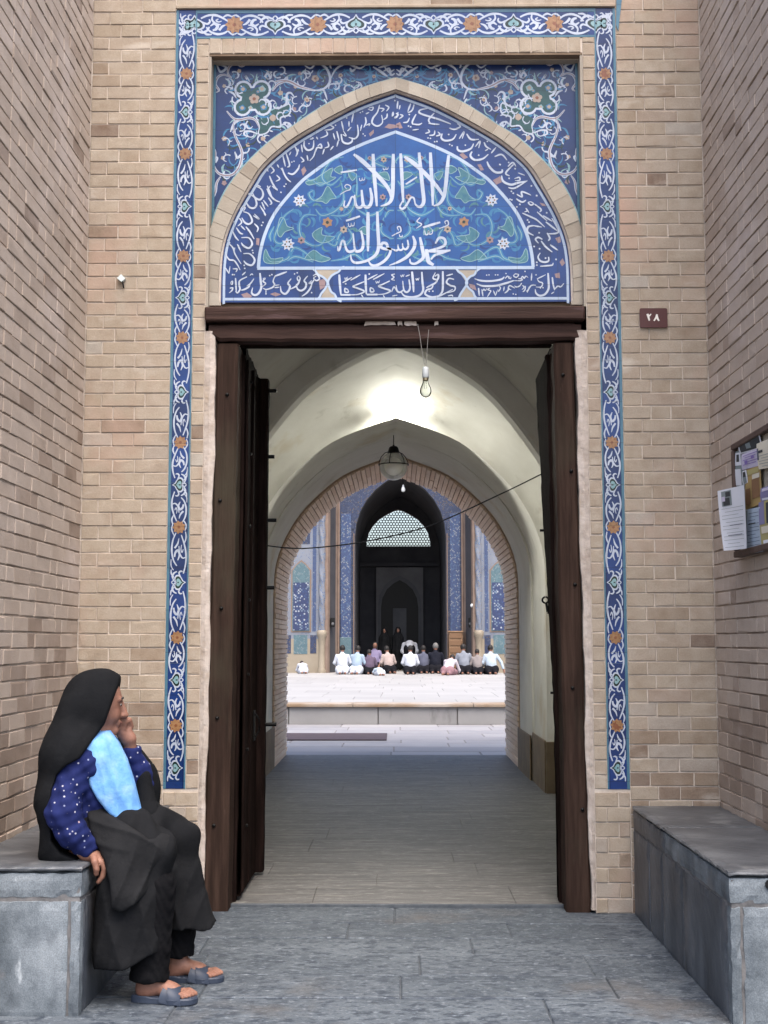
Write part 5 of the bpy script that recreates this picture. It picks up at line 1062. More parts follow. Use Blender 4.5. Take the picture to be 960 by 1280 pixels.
# tiled strips and trims on the flanks of the opening
for sx in (-1, 1):
    X_ = lambda d: CX+sx*d
    for nm, d0, d1, zt, y, mm in (('flank_tiles',1.74,2.10,5.9,45.0,F2),('flank_trim',1.625,1.66,5.2,45.0,TANB),('flank_trim',2.14,2.20,6.8,45.0,TANB),('flank_base',1.72,2.12,1.55,44.985,F3),('flank_capital',1.62,2.2,5.62,45.0,F4)):
        p = MB(); a, b_ = sorted((X_(d0), X_(d1))); rect(p, a, b_, (Z0 if nm != 'flank_capital' else 5.35), zt, y, .05 if nm != 'flank_capital' else .03, 0, .01); p.build(nm, mm, mo)
    p = MB(); xa, xb = sorted((CX+sx*2.2, CX+sx*2.5)); p.grid([[(CX+sx*2.2, 45.0, z),(CX+sx*2.5, 44.0, z)] for z in (Z0, HT)], 0, False); p.build('splay', TANB, mo)
    p = MB(); q0, q1 = CX+sx*2.27, CX+sx*2.43; p.grid([[(q0, 44.74, z),(q1, 44.2, z)] for z in (Z0+.02, 7.5)], 0, False); p.build('splay_strip', DKB, mo)
    # twisted corner column on a pedestal
    xc = -2.54 if sx < 0 else 2.83; p = MB(); rows = []
    for k in range(161):
        z = 1.78+(7.6-1.78)*k/160; ring_ = []
        for j in range(17):
            a = 2*math.pi*j/16; r_ = .105+.016*math.sin(3*(a)+z*9); ring_.append((xc+r_*math.cos(a), 43.98+r_*math.sin(a), z))
        rows.append(ring_)
    p.grid(rows, 0); p.build('twisted_column', F1, mo)
    p = MB(); p.lathe([(.15,0),(.15,.1),(.11,.16),(.10,.9),(.13,1.2),(.17,1.28),(.17,1.40),(.12,1.45)], (xc, 43.98, Z0), 14); p.build('pedestal', DADO, mo)
    # wing panel: dado, inset panels, tiles, pointed niche
    w0, w1 = (-4.05, -2.70) if sx < 0 else (3.02, 4.37)
    def panel(nm, xa, xb, za, zb, y, mm, th=.02): p = MB(); rect(p, xa, xb, za, zb, y, th, 0); p.build(nm, mm, mo)
    def wx(px): v = at(px, 700, YF)[0]; return v if sx < 0 else CX*1.75-v+.02
    def pn(nm, pa_, pb__, za, zb, y, mm, th=.02): a, b_ = sorted((wx(pa_), wx(pb__))); panel(nm, a, b_, za, zb, y, mm, th)
    for rep in range(3):
        dx = rep*1.5*(-1 if sx < 0 else 1)
        def pn2(nm, pa_, pb__, za, zb, y, mm, th=.02): a, b_ = sorted((wx(pa_)+dx, wx(pb__)+dx)); panel(nm, a, b_, za, zb, y, mm, th)
        pn2('dado', 346, 399.5, Z0, 1.50, YF, DADO, .03)
        pn2('tile_field', 346, 399.5, 1.50, 7.6, YF, F1, .02)
        pn2('dado_panel', 368, 385, .98, 1.98-.35, YF-.03, F3, .01); pn2('dado_panel', 388.5, 396, 1.0, 1.62, YF-.03, F4, .01); pn2('dado_panel', 357, 364.5, 1.0, 1.62, YF-.03, F4, .01)
        a, b_ = sorted((wx(366)+dx, wx(387.5)+dx)); m_ = (a+b_)/2
        def niche(nm, g_, zb, zs, za, y, mm):
            p = MB(); p.prism([(a-g_,zb),(b_+g_,zb),(b_+g_,zs),(m_+.16,zs+(za-zs)*.62),(m_,za),(m_-.16,zs+(za-zs)*.62),(a-g_,zs)], y, y+.03); p.build(nm, mm, mo)
        niche('niche_frame', .05, 1.72, 3.85, 4.20, YF-.035, TANB); niche('niche_head', 0, 1.76, 3.82, 4.13, YF-.05, F3)
        p = MB(); p.box((a+.03, YF-.07, 1.79), (b_-.03, YF-.02, 3.42)); p.build('niche_tiles', F5, mo)
        pn2('upper_panel', 366, 387.5, 4.75, 5.45, YF-.02, F4, .01); pn2('upper_panel', 370, 383.5, 4.9, 5.3, YF-.032, F1, .01)
        pn2('inscription_band', 346, 399.5, 5.95, 6.55, YF-.02, F5, .012)
        pn2('tile_strip', 391, 395.5, 1.75, 7.4, YF-.02, F2, .008)
# back wall of the iwan, with the latticed pointed window, a small top light and the mihrab doorway
p = MB()
wz0, wzs, wza, wx0, wx1 = 5.275, 5.45, 6.78, -1.20, 1.405; wm_ = (wx0+wx1)/2
wp = [(wx0, wz0),(wx0,wzs)]
for u, v in ((.93,.28),(.80,.50),(.62,.69),(.38,.85),(.16,.955),(0,1)): wp.append((wm_-(wm_-wx0)*u, wzs+(wza-wzs)*v))
wp = wp+[(2*wm_-x, z) for x, z in wp[::-1][1:]]
h_ = len(wp)//2; sx0, sx1, sz0, sz1 = -.06, .30, 7.76, 8.03
BW = YI
p.add([(q[0], BW, q[1]) for q in [(-3,wz0)]+wp[:h_+1]+[(wm_,7.5),(-3,7.5)]], [list(range(h_+4))]); p.add([(q[0], BW, q[1]) for q in [(wm_,7.5)]+wp[h_:]+[(3,wz0),(3,7.5)]], [list(range(h_+4))])
p.quad((-3,BW,Z0),(3,BW,Z0),(3,BW,wz0),(-3,BW,wz0))
p.quad((-3,BW,7.5),(3,BW,7.5),(3,BW,sz0),(-3,BW,sz0)); p.quad((-3,BW,sz0),(sx0,BW,sz0),(sx0,BW,sz1),(-3,BW,sz1)); p.quad((sx1,BW,sz0),(3,BW,sz0),(3,BW,sz1),(sx1,BW,sz1)); p.quad((-3,BW,sz1),(3,BW,sz1),(3,BW,9.5),(-3,BW,9.5))
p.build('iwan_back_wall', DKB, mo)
wnd = MB(); wnd.grid([[(x, y, z) for x, z in wp+[wp[0]]] for y in (BW-.06, BW+.3)], 0, False); wf = wnd.build('lattice_window', SHD, mo)
p = MB(); cell = .118; rows_ = int((wza-wz0)/(cell*.866))+2
for r_ in range(rows_):
    for c_ in range(int((wx1-wx0)/cell)+2):
        x = wx0+(c_+.5*(r_ % 2))*cell; z = wz0+r_*cell*.866
        W_ = np.interp(x, [q[0] for q in wp[1:-1]], [q[1] for q in wp[1:-1]], left=0, right=0)
        if z > W_-.0 or x < wx0 or x > wx1: continue
        R0, R1 = cell*.577, cell*.577*.70; V = []
        for k in range(6):
            a = k*math.pi/3+math.pi/6; V += [(x+R0*math.cos(a), BW+.05, z+R0*math.sin(a)), (x+R1*math.cos(a), BW+.04, z+R1*math.sin(a)), (x+R1*math.cos(a), BW+.09, z+R1*math.sin(a))]
        p.add(V, [(3*k, 3*((k+1)%6), 3*((k+1)%6)+1, 3*k+1) for k in range(6)]+[(3*k+1, 3*((k+1)%6)+1, 3*((k+1)%6)+2, 3*k+2) for k in range(6)])
p.build('lattice', mat('lattice_plaster', (.24,.26,.27), rough=.8, bump=0), wf)
# inner portal on the back wall
p = MB(); p.box((-.80, BW-.30, Z0), (1.10, BW-.01, 4.4)); p.build('inner_portal', mat('portal_stone', [(.3,(.11,.105,.11)),(.7,(.17,.165,.17))], 1.4, 6, rough=.8), mo)
p = MB(); q = [(-.72,Z0),(-.72,2.9),(-.66,3.3),(-.45,3.68),(-.15,3.92),(.15,4.07),(.45,3.92),(.75,3.68),(.96,3.3),(1.02,2.9),(1.02,Z0)]; p.prism(q, BW-.34, BW-.28); p.build('portal_arch', SHD, mo)
p = MB(); q2 = [(.15+(x-.15)*.86, Z0+(z-Z0)*.95) for x, z in q]; p.prism(q2, BW-.37, BW-.30); p.build('portal_recess', INK, mo)
p = MB(); p.box((-.12, BW-.42, Z0), (.42, BW-.365, 2.75)); p.build('portal_door', SHD, mo)
p = MB(); p.box((-3, YI-.25, 4.45), (3, YI-.02, 4.6)); p.build('cornice', DKB, mo)
p = MB(); p.box((-3.2, 45.0, 9.5), (3.4, 52.3, 9.7)); p.box((-3.2, 45.02, 7.5), (-2.36, 52.3, 9.49)); p.box((2.66, 45.02, 7.5), (3.4, 52.3, 9.49)); p.build('iwan_roof', M['roof'], mo)
p = MB(); 
for sx in (-1,1): a, b_ = sorted((CX+sx*1.62, CX+sx*6)); p.box((a, 45.3, Z0-.1), (b_, 52.2, 7.4))
p.build('iwan_side_mass', M['roof'], mo)

# wooden pulpit box at the foot of the right flank, wall speakers, hanging bulb
t = thing('wooden_cabinet', (2.0, 44.6, Z0), 'tan wooden slatted cabinet standing at the right foot of the iwan', 'cabinet')
cwm = mat('tan_wood', [(.3,(.20,.115,.06)),(.7,(.29,.175,.10))], 4, 5, stretch=(1,1,6), rough=.6)
x0, x1 = 1.83, 2.30; p = MB(); p.box((x0, 44.5, Z0), (x1, 44.85, 1.72), 0, .5, .01); p.build('case', cwm, t)
for k in range(5):
    z = .52+k*.25; p = MB(); p.box((x0+.03, 44.47, z), (x1-.03, 44.499, z+.17), 0, .5, .006); p.build('panel', mat('cabinet_panel', (.17,.095,.05), rough=.6) if k == 0 else bpy.data.materials['cabinet_panel'], t)
p = MB(); p.box((x0-.03, 44.46, 1.721), (x1+.03, 44.87, 1.77), 0, .5, .008); p.build('top', cwm, t)
for k, (px, py, lab) in enumerate(((416,778,'small black wall speaker on the left flank of the iwan'), (588,778,'small black wall speaker on the right flank, nearer the iwan'), (595,776,'small black wall speaker on the right flank beside the twisted column'))):
    y = 44.2 if k != 1 else 44.35; x, _, z = at(px, py, y); t = thing('wall_speaker', (x, y, z), lab, 'speaker', 'wall speakers beside the iwan')
    p = MB(); p.box((x-.07, y-.06, z-.16), (x+.07, y+.08, z+.16), 0, .5, .01); p.build('box', M['iron'], t)
    p = MB(); p.lathe([(.05,0),(.04,.01),(.001,.004)], (0,0,0), 12); p.v = [(x+a, y-.061-c_, z-.05+b_) for a, b_, c_ in p.v]; p.build('cone', SHD, t)
    p = MB(); p.box((x-.015, y+.08, z-.02), (x+.015, y+.3, z+.02)); p.build('bracket', M['iron'], t)
for px, py, lab in ((590,757,'small white floodlight on the right flank, left one'), (596.5,755,'small white floodlight on the right flank, right one')):
    y = 44.15; x, _, z = at(px, py, y); t = thing('floodlight', (x, y, z), lab, 'floodlight', 'floodlights on the right flank')
    p = MB(); p.lathe([(.02,.0),(.05,.03),(.065,.10),(.001,.11)], (0,0,0), 12); p.v = [(x+a, y-c_*.9, z+b_) for a, b_, c_ in p.v]; p.build('head', mat('white_metal', (.7,.7,.7), rough=.4, bump=0), t)
    p = MB(); p.tube([(x,y,z),(x+.02,y+.12,z-.06)], .012, 6); p.build('arm', M['iron'], t)
x, y, z = at(504,611,45.3); t = thing('hanging_bulb', (x, y, z), 'small white bulb hanging in the dark iwan arch', 'bulb')
p = MB(); p.lathe([(.001,-.12),(.06,-.09),(.075,-.03),(.06,.03),(.035,.08),(.03,.14),(.001,.15)], (x,y,z), 14); p.build('bulb', mat('opal_bulb', (.7,.72,.72), rough=.3, bump=0), t)
p = MB(); p.tube([(x,y,z+.14),(x,y,7.3)], .012, 6); p.build('cord', M['iron'], t)
# ------------------------------------------------------------------ soft bodies: signed distance fields turned into one continuous mesh
class Field:
    def __init__(s, lo, hi, h):
        s.h = h; s.lo = np.array(lo, float); n = np.ceil((np.array(hi)-s.lo)/h).astype(int)+1; s.n = n
        s.ax = [s.lo[i]+h*np.arange(n[i]) for i in range(3)]; s.F = np.full(tuple(n), .25, np.float32)
    def win(s, lo, hi):
        sl = []
        for i in range(3):
            a = max(0, int((lo[i]-s.lo[i])/s.h)); b = min(s.n[i], int((hi[i]-s.lo[i])/s.h)+2); sl.append(slice(a, max(a, b)))
        return tuple(sl), s.ax[0][sl[0]][:,None,None], s.ax[1][sl[1]][None,:,None], s.ax[2][sl[2]][None,None,:]
    def put(s, sl, d, k, sub=False):
        f = s.F[sl]
        if sub: d = -d
        if k <= 0: r = np.maximum(f, d) if sub else np.minimum(f, d)
        else:
            hh = np.maximum(k-np.abs(f-d), 0)/k; r = (np.maximum(f, d)+hh*hh*k*.25) if sub else (np.minimum(f, d)-hh*hh*k*.25)
        s.F[sl] = r
    def cone(s, a, b, ra, rb=None, k=.02, sub=False, sq=None):
        """tapered capsule; sq = (x, y, z) squash factors about the segment"""
        rb = ra if rb is None else rb; a = np.array(a, float); b = np.array(b, float); m = max(ra, rb)*1.6+k+.03
        sl, X, Y, Z = s.win(np.minimum(a, b)-m, np.maximum(a, b)+m)
        q = sq or (1,1,1); ba = (b-a)/np.array(q); L = max(1e-9, float(ba@ba))
        px, py, pz = (X-a[0])/q[0], (Y-a[1])/q[1], (Z-a[2])/q[2]
        t = np.clip((px*ba[0]+py*ba[1]+pz*ba[2])/L, 0, 1)
        d = np.sqrt((px-t*ba[0])**2+(py-t*ba[1])**2+(pz-t*ba[2])**2)-(ra+(rb-ra)*t)
        s.put(sl, (d*min(q)).astype(np.float32), k, sub)
    def chain(s, pts, rad, k=.02, **kw):
        for i in range(len(pts)-1): s.cone(pts[i], pts[i+1], rad[i], rad[i+1], k, **kw)
    def ell(s, c, r, k=.02, sub=False, rot=None):
        c = np.array(c, float); r = np.array(r, float); m = max(r)+k+.03; sl, X, Y, Z = s.win(c-m, c+m)
        P = np.stack(np.broadcast_arrays(X-c[0], Y-c[1], Z-c[2]), -1)
        if rot is not None: P = P@np.array(Matrix.Rotation(rot[0], 3, rot[1]))
        l = np.sqrt(((P/r)**2).sum(-1)); g = np.sqrt(((P/(r*r))**2).sum(-1))+1e-6
        s.put(sl, np.where(l > .05, l*(l-1)/g, -min(r)).astype(np.float32), k, sub)
    def cut(s, fn, k=0.0):      # keep where fn < 0
        X, Y, Z = s.ax[0][:,None,None], s.ax[1][None,:,None], s.ax[2][None,None,:]
        d = np.broadcast_to(fn(X, Y, Z), s.F.shape).astype(np.float32)
        if k <= 0: s.F = np.maximum(s.F, d)
        else: hh = np.maximum(k-np.abs(s.F-d), 0)/k; s.F = np.maximum(s.F, d)+hh*hh*k*.25
    def warp(s, fn):            # add a displacement (folds)
        X, Y, Z = s.ax[0][:,None,None], s.ax[1][None,:,None], s.ax[2][None,None,:]
        s.F = s.F+np.broadcast_to(fn(X, Y, Z), s.F.shape).astype(np.float32)
    def mesh(s, name, mats, parent=None, smooth=2):
        F = s.F; I = F < 0; nx, ny, nz = F.shape
        c = np.zeros((nx-1, ny-1, nz-1), np.int8)
        for i in (0,1):
            for j in (0,1):
                for k in (0,1): c += I[i:nx-1+i, j:ny-1+j, k:nz-1+k]
        act = np.argwhere((c > 0) & (c < 8)); idx = np.full(c.shape, -1, np.int64); idx[tuple(act.T)] = np.arange(len(act))
        acc = np.zeros((len(act), 3)); cnt = np.zeros(len(act)); co = [(i,j,k) for i in (0,1) for j in (0,1) for k in (0,1)]
        for a in co:
            for ax in range(3):
                if a[ax] == 1: continue
                b = list(a); b[ax] = 1
                fa = F[tuple((act+a).T)]; fb = F[tuple((act+b).T)]; m = (fa < 0) != (fb < 0); t = np.where(m, fa/np.where(m, fa-fb, 1), 0)
                p = np.tile(np.array(a, float), (len(act), 1)); p[:, ax] = t; acc[m] += p[m]; cnt[m] += 1
        V = s.lo+(act+acc/cnt[:, None])*s.h; faces = []
        for ax in range(3):
            sl0 = [slice(None)]*3; sl1 = [slice(None)]*3; sl0[ax] = slice(0, -1); sl1[ax] = slice(1, None)
            A = I[tuple(sl0)]; B = I[tuple(sl1)]; e = np.argwhere(A != B); a1, a2 = (ax+1) % 3, (ax+2) % 3
            e = e[(e[:, a1] > 0) & (e[:, a2] > 0) & (e[:, a1] < c.shape[a1]) & (e[:, a2] < c.shape[a2])]
            ins = A[tuple(e.T)]; q = []
            for (u, v) in ((1,1),(0,1),(0,0),(1,0)):
                g = e.copy(); g[:, a1] -= u; g[:, a2] -= v; q.append(idx[tuple(g.T)])
            q = np.stack(q, 1); q[~ins] = q[~ins][:, ::-1]; faces.append(q)
        Q = np.concatenate(faces); Q = Q[(Q >= 0).all(1)]
        for _ in range(smooth):          # light Laplacian smoothing
            S = np.zeros_like(V); n_ = np.zeros(len(V))
            for a, b in ((0,1),(1,2),(2,3),(3,0)):
                np.add.at(S, Q[:, a], V[Q[:, b]]); np.add.at(n_, Q[:, a], 1); np.add.at(S, Q[:, b], V[Q[:, a]]); np.add.at(n_, Q[:, b], 1)
            V = V*.5+S/np.maximum(n_, 1)[:, None]*.5
        me = bpy.data.meshes.new(name); me.from_pydata(V.tolist(), [], Q.tolist()); me.update()
        for m_ in (mats if isinstance(mats, (list, tuple)) else [mats]): me.materials.append(m_)
        me.polygons.foreach_set('use_smooth', [True]*len(me.polygons))
        o = bpy.data.objects.new(name, me); COL.objects.link(o)
        if parent is not None: put(o, parent)
        return o

def cloth(name, c1, c2, rough=.9, bump=.7, bs=34, sheen=.0, scale=7):
    return mat(name, [(.3,c1),(.7,c2)], scale, 6, rough=rough, bump=bump*.7, bscale=bs, bdist=.008, spec=.06)
SKIN = mat('weathered_skin', [(.3,(.175,.080,.053)),(.55,(.235,.115,.080)),(.75,(.27,.14,.10))], 26, 5, rough=.55, bump=.25, bscale=110, bdist=.0015, spec=.35)
CHAD = cloth('black_chador_cloth', (.0068,.0073,.0085), (.0118,.0122,.0135), .95)
SKRT = cloth('charcoal_skirt_cloth', (.0075,.0080,.0092), (.0135,.0138,.0152), .95)
TUN = cloth('dark_grey_tunic_cloth', (.0105,.0108,.012), (.019,.0192,.0205), .95)
TRSR = cloth('black_trouser_cloth', (.004,.004,.005), (.008,.008,.009))
BIB = mat('light_blue_scarf', [(.25,(.075,.215,.50)),(.5,(.14,.315,.60)),(.8,(.27,.43,.66))], 13, 6, rough=.8, bump=.7, bscale=30, bdist=.008, spec=.12)
SLIP = mat('blue_grey_rubber', [(.3,(.022,.031,.052)),(.7,(.036,.047,.072))], 14, 4, rough=.5, bump=.15, spec=.35)
POLKA = bpy.data.materials.new('navy_polka_cloth'); POLKA.use_nodes = True
N = POLKA.node_tree.nodes; L = POLKA.node_tree.links; b = N['Principled BSDF']; b.inputs['Roughness'].default_value = .85; b.inputs['Specular IOR Level'].default_value = .15
g_ = N.new('ShaderNodeNewGeometry'); v = N.new('ShaderNodeTexVoronoi'); v.inputs['Scale'].default_value = 44; v.inputs['Randomness'].default_value = .8; L.new(g_.outputs['Position'], v.inputs['Vector'])
d_ = _ramp(N, L, v.outputs['Distance'], [(.13,1.),(.19,0.)]); n_ = _ramp(N, L, _noise(N, L, 18, 4), [(.3,(.006,.010,.055)),(.7,(.013,.020,.095))])
sp_ = N.new('ShaderNodeSeparateColor'); L.new(v.outputs['Color'], sp_.inputs[0]); dc = _ramp(N, L, sp_.outputs[0], [(.0,(.30,.29,.34)),(.5,(.42,.41,.46)),(.8,(.20,.23,.36)),(1,(.36,.26,.27))])
L.new(_mix(N, L, n_, dc, d_), b.inputs['Base Color'])

# ------------------------------------------------------------------ the seated woman
WY = 5.0
wom = thing('person', (-1.0, 5.0, 0), 'seated woman in black chador and light blue scarf, hand at mouth, on the left bench', 'person')
# body: head with face, neck, trunk, arms with hands, lower legs and feet, in one skin
Fb = Field((-1.42, 4.70, .0), (-.62, 5.36, 1.24), .0045)
hc = np.array((-1.150, 4.995, 1.085)); yaw_h = R(17); ca, sa = math.cos(yaw_h), math.sin(yaw_h); tl = R(-10)
def H(x, y, z):      # head frame: x forward, y to her left, z up; tilted down a little
    x, z = x*math.cos(tl)-z*math.sin(tl)*-1*-1, z*math.cos(tl)+x*math.sin(tl)
    return hc+np.array((x*ca-y*sa, x*sa+y*ca, z))
Fb.ell(H(-.018,0,.030), (.098,.074,.086), .01); Fb.cone(H(.012,0,-.02), H(.044,0,-.078), .060, .030, .03); Fb.ell(H(.035,0,-.01), (.052,.058,.075), .02)
Fb.ell(H(.058,.026,-.028), (.024,.026,.026), .015); Fb.ell(H(.058,-.026,-.028), (.024,.026,.026), .015)     # cheeks
Fb.cone(H(.083,0,.022), H(.106,0,-.022), .009, .0135, .012); Fb.ell(H(.093,.011,-.026), (.011,.009,.009), .006); Fb.ell(H(.093,-.011,-.026), (.011,.009,.009), .006)   # nose
Fb.cone(H(.072,.018,.037), H(.070,.046,.035), .010, .008, .012); Fb.cone(H(.072,-.018,.037), H(.070,-.046,.035), .010, .008, .012)   # brows
for s_ in (1,-1):
    Fb.ell(H(.078,s_*.029,.017), (.012,.016,.010), .004, True); Fb.ell(H(.068,s_*.029,.016), (.0135,.0135,.0125), .003)   # eyes in their sockets
    Fb.ell(H(-.01,s_*.075,.005), (.018,.010,.030), .008)                                                             # ears
Fb.cone(H(.088,.018,-.050), H(.088,-.018,-.050), .0065, .0065, .006); Fb.cone(H(.085,.015,-.061), H(.085,-.015,-.061), .0075, .0075, .006); Fb.cone(H(.096,.02,-.0555), H(.096,-.02,-.0555), .0022, .0022, .002, True)
Fb.ell(H(.076,0,-.084), (.018,.020,.016), .012)                                                                     # chin
Fb.cone(H(-.02,0,-.06), (-1.185,5.0,.94), .048, .055, .02)
Fb.chain([(-1.18,5.0,.92),(-1.18,5.0,.78),(-1.20,5.0,.62)], [.085,.095,.10], .05)
Fb.chain([(-1.20,4.88,.885),(-1.222,4.815,.70),(-1.196,4.815,.62),(-1.150,4.835,.548)], [.046,.038,.034,.028], .02)       # near arm
Fb.chain([(-1.17,5.13,.885),(-1.03,5.16,.735),(-1.047,5.095,.90)], [.052,.042,.027], .02)          # far arm, bent up
Fb.chain([(-1.19,4.94,.60),(-.91,4.915,.545),(-.92,4.905,.12)], [.08,.05,.040], .03); Fb.chain([(-1.19,5.08,.60),(-.865,5.14,.555),(-.868,5.19,.12)], [.08,.05,.040], .03)
def finger(F, pts, r0, r1, k=.003): F.chain(pts, list(np.linspace(r0, r1, len(pts))), k)
# near hand: heel on the slab edge, fingers curled down over it
W0 = np.array((-1.142,4.838,.556))
Fb.cone(W0, (-1.112,4.836,.535), .026, .025, .014)
for j in range(4): Fb.cone((-1.118,4.836,.538), (-1.086+.002*j,4.812+.019*j,.520-.002*j), .016, .0135, .012)
for j, (l, dz) in enumerate(((.9,.000),(1.0,.002),(.98,.0),(.82,-.003))):
    y = 4.811+.0195*j; finger(Fb, [(-1.086+.002*j,y,.521),(-1.073,y-.001,.498+dz),(-1.080,y,.498-.032*l),(-1.096,y+.001,.498-.054*l)], .0128, .0092)
finger(Fb, [(-1.116,4.815,.540),(-1.106,4.792,.524),(-1.098,4.788,.500),(-1.100,4.794,.482)], .0140, .0100)
# far hand at the mouth: back of the hand outwards, fingers folded towards the lips
w0 = np.array((-1.046,5.090,.918)); kn = np.array((-1.062,5.055,.992))
Fb.cone(w0, w0+(.0,-.012,.032), .024, .026, .014); Fb.cone(w0+(-.002,-.015,.035), kn+(.012,.012,-.004), .024, .016, .012); Fb.cone(w0+(-.012,-.02,.035), kn+(-.012,-.004,-.004), .022, .016, .012)
for j in range(4):
    b0 = kn+np.array((.022-.015*j, .016-.011*j, .006+(.004 if 0 < j < 3 else 0)))
    finger(Fb, [b0, b0+(-.004,-.016,.026-(.006 if j == 3 else 0)), b0+(-.016,-.030,.018), b0+(-.022,-.024,-.006), b0+(-.017,-.012,-.018)], .0118, .0088, .002)
finger(Fb, [w0+(-.020,-.020,.030), w0+(-.036,-.034,.050), w0+(-.044,-.044,.072), w0+(-.046,-.046,.090)], .0125, .0085)
# feet
def foot(F, heel, toe, zc=.034):
    h_, t_ = np.array((*heel, zc)), np.array((*toe, zc)); d = (t_-h_); L_ = np.linalg.norm(d); d /= L_; n = np.array((-d[1], d[0], 0))
    P = lambda a, b_, z: h_+d*a*L_+n*b_+np.array((0,0,z))
    F.ell(P(.10,0,.004), (.034,.032,.032), .02); F.cone(P(.14,0,.075), P(.16,0,.03), .031, .036, .03); F.cone(P(.18,0,.030), P(.62,0,.012), .034, .026, .03); F.cone(P(.55,.012,.004), P(.76,.020,-.003), .026, .018, .02); F.cone(P(.55,-.014,.002), P(.72,-.026,-.004), .022, .016, .02)
    for j, (b_, l, r_) in enumerate(((.026,1.0,.0125),(.009,.985,.0095),(-.006,.955,.009),(-.020,.915,.0088),(-.032,.865,.0085))):
        finger(F, [P(.74,b_*.9,.0), P(.74+(l-.74)*.6,b_,.004), P(l,b_*1.02,-.006)], r_, r_*.85, .003)
    F.ell(P(.16,.036,.062), (.013,.010,.013), .012); F.ell(P(.14,-.034,.056), (.013,.010,.013), .012)
NH, NT, FH, FTo = (-.955,4.915), (-.752,4.880), (-.905,5.200), (-.695,5.185)
foot(Fb, NH, NT); foot(Fb, FH, FTo)
Fb.mesh('body', SKIN, wom, 1)
EYEW = mat('eye_white', (.42,.38,.34), rough=.3, bump=0); IRIS = mat('dark_iris', (.012,.008,.006), rough=.2, bump=0); BROW = mat('grey_brow', (.05,.042,.038), rough=.9, bump=0); LIPS = mat('lip_skin', (.20,.075,.06), rough=.5, bump=0)
for s_ in (1,-1):
    Fe = Field(H(.07,s_*.029,.017)-.03, H(.07,s_*.029,.017)+.03, .002); Fe.ell(H(.0705,s_*.029,.0155), (.0118,.0125,.0072), 0); e_ = Fe.mesh('eye', EYEW, wom, 1)
    Fe = Field(H(.08,s_*.029,.0155)-.02, H(.08,s_*.029,.0155)+.02, .0015); Fe.ell(H(.0805,s_*.030,.0150), (.0032,.0055,.0055), 0); put(Fe.mesh('iris', IRIS, None, 1), wom)
    Fe = Field(H(.075,s_*.03,.035)-.045, H(.075,s_*.03,.035)+.045, .002); Fe.chain([H(.0835,s_*.014,.0405),H(.0815,s_*.032,.0435),H(.073,s_*.050,.0385)], [.0040,.0042,.0025], .002); Fe.mesh('eyebrow', BROW, wom, 1)
Fe = Field(H(.09,0,-.055)-.04, H(.09,0,-.055)+.04, .002); Fe.chain([H(.086,.020,-.0555),H(.0945,.006,-.0520),H(.0945,-.006,-.0520),H(.086,-.020,-.0555)], [.002,.0042,.0042,.002], .002); Fe.chain([H(.085,.018,-.057),H(.0925,.0,-.0605),H(.085,-.018,-.057)], [.002,.0050,.002], .002); Fe.mesh('lips', LIPS, wom, 1)

# sandals: sole and a broad crossed strap for each foot
def sandal(heel, toe):
    h_, t_ = np.array((*heel, 0)), np.array((*toe, 0)); d = t_-h_; L_ = np.linalg.norm(d); d /= L_; n = np.array((-d[1], d[0], 0))
    P = lambda a, b_, z: tuple(h_+d*a*L_+n*b_+np.array((0,0,z)))
    out = [(-.14,.0),(-.10,.030),(.1,.042),(.4,.038),(.65,.046),(.9,.046),(1.03,.030),(1.09,.0),(1.03,-.030),(.88,-.046),(.62,-.050),(.4,-.042),(.1,-.042),(-.10,-.030)]
    q = spline(out, 3, True); p = MB(); n_ = len(q)
    V = [P(a, b_, .003) for a, b_ in q]+[P(a, b_, .020+(.004 if a < .2 else 0)) for a, b_ in q]; p.add(V, [list(range(n_-1,-1,-1)), list(range(n_, 2*n_))]+[(i,(i+1)%n_,n_+(i+1)%n_,n_+i) for i in range(n_)], 0)
    V2 = [P(a*.97+.01, b_*.93, .0245+(.004 if a < .2 else 0)) for a, b_ in q]; p.add(V[n_:]+V2, [(i,(i+1)%n_,n_+(i+1)%n_,n_+i) for i in range(n_)]+[list(range(n_, 2*n_))], 0)
    s_ = p.build('sandal', SLIP, wom)
    for nm, (a0, a1), (b0, b1) in (('strap',(.46,.70),(.62,.86)), ('strap',(.62,.84),(.44,.68))):
        p = MB(); rows = []
        for k in range(13):
            t = k/12; an = math.pi*t; b_ = .050*math.cos(an); z = .012+.056*math.sin(an)**.75
            lo_, hi_ = a0+(b0-a0)*t, a1+(b1-a1)*t; rows.append([P(lo_, b_, z),P(hi_, b_*1.0, z-.012),P(hi_, b_*.93, z-.017),P(lo_, b_*.93, z-.005),P(lo_, b_, z)])
        p.grid(rows, 0); st = p.build(nm, SLIP); st.parent = s_
    return s_
sandal(NH, NT); sandal(FH, FTo)

# trousers: the ends of both legs
Ft = Field((-1.08, 4.76, .04), (-.70, 5.34, .5), .006)
for (x, y, zc_) in ((-.913,4.905,.098), (-.865,5.19,.115)):
    Ft.chain([(x+.02,y,.42),(x+.002,y,.20),(x-.006,y,zc_)], [.07,.066,.073], .02)
Ft.warp(lambda X, Y, Z: .003*np.sin(Z*120+8*np.sin((X*1.3+Y)*22)))
Ft.cut(lambda X, Y, Z: np.where(Y < 5.05, .078, .100)+.010*np.sin((X+Y)*70)*.4-Z); 
Ft.cut(lambda X, Y, Z: -np.minimum(np.sqrt((X+.913)**2+(Y-4.905)**2)-.055+np.maximum(Z-.12, 0)*9, np.sqrt((X+.865)**2+(Y-5.19)**2)-.055+np.maximum(Z-.14, 0)*9))
Ft.mesh('trousers', TRSR, wom)

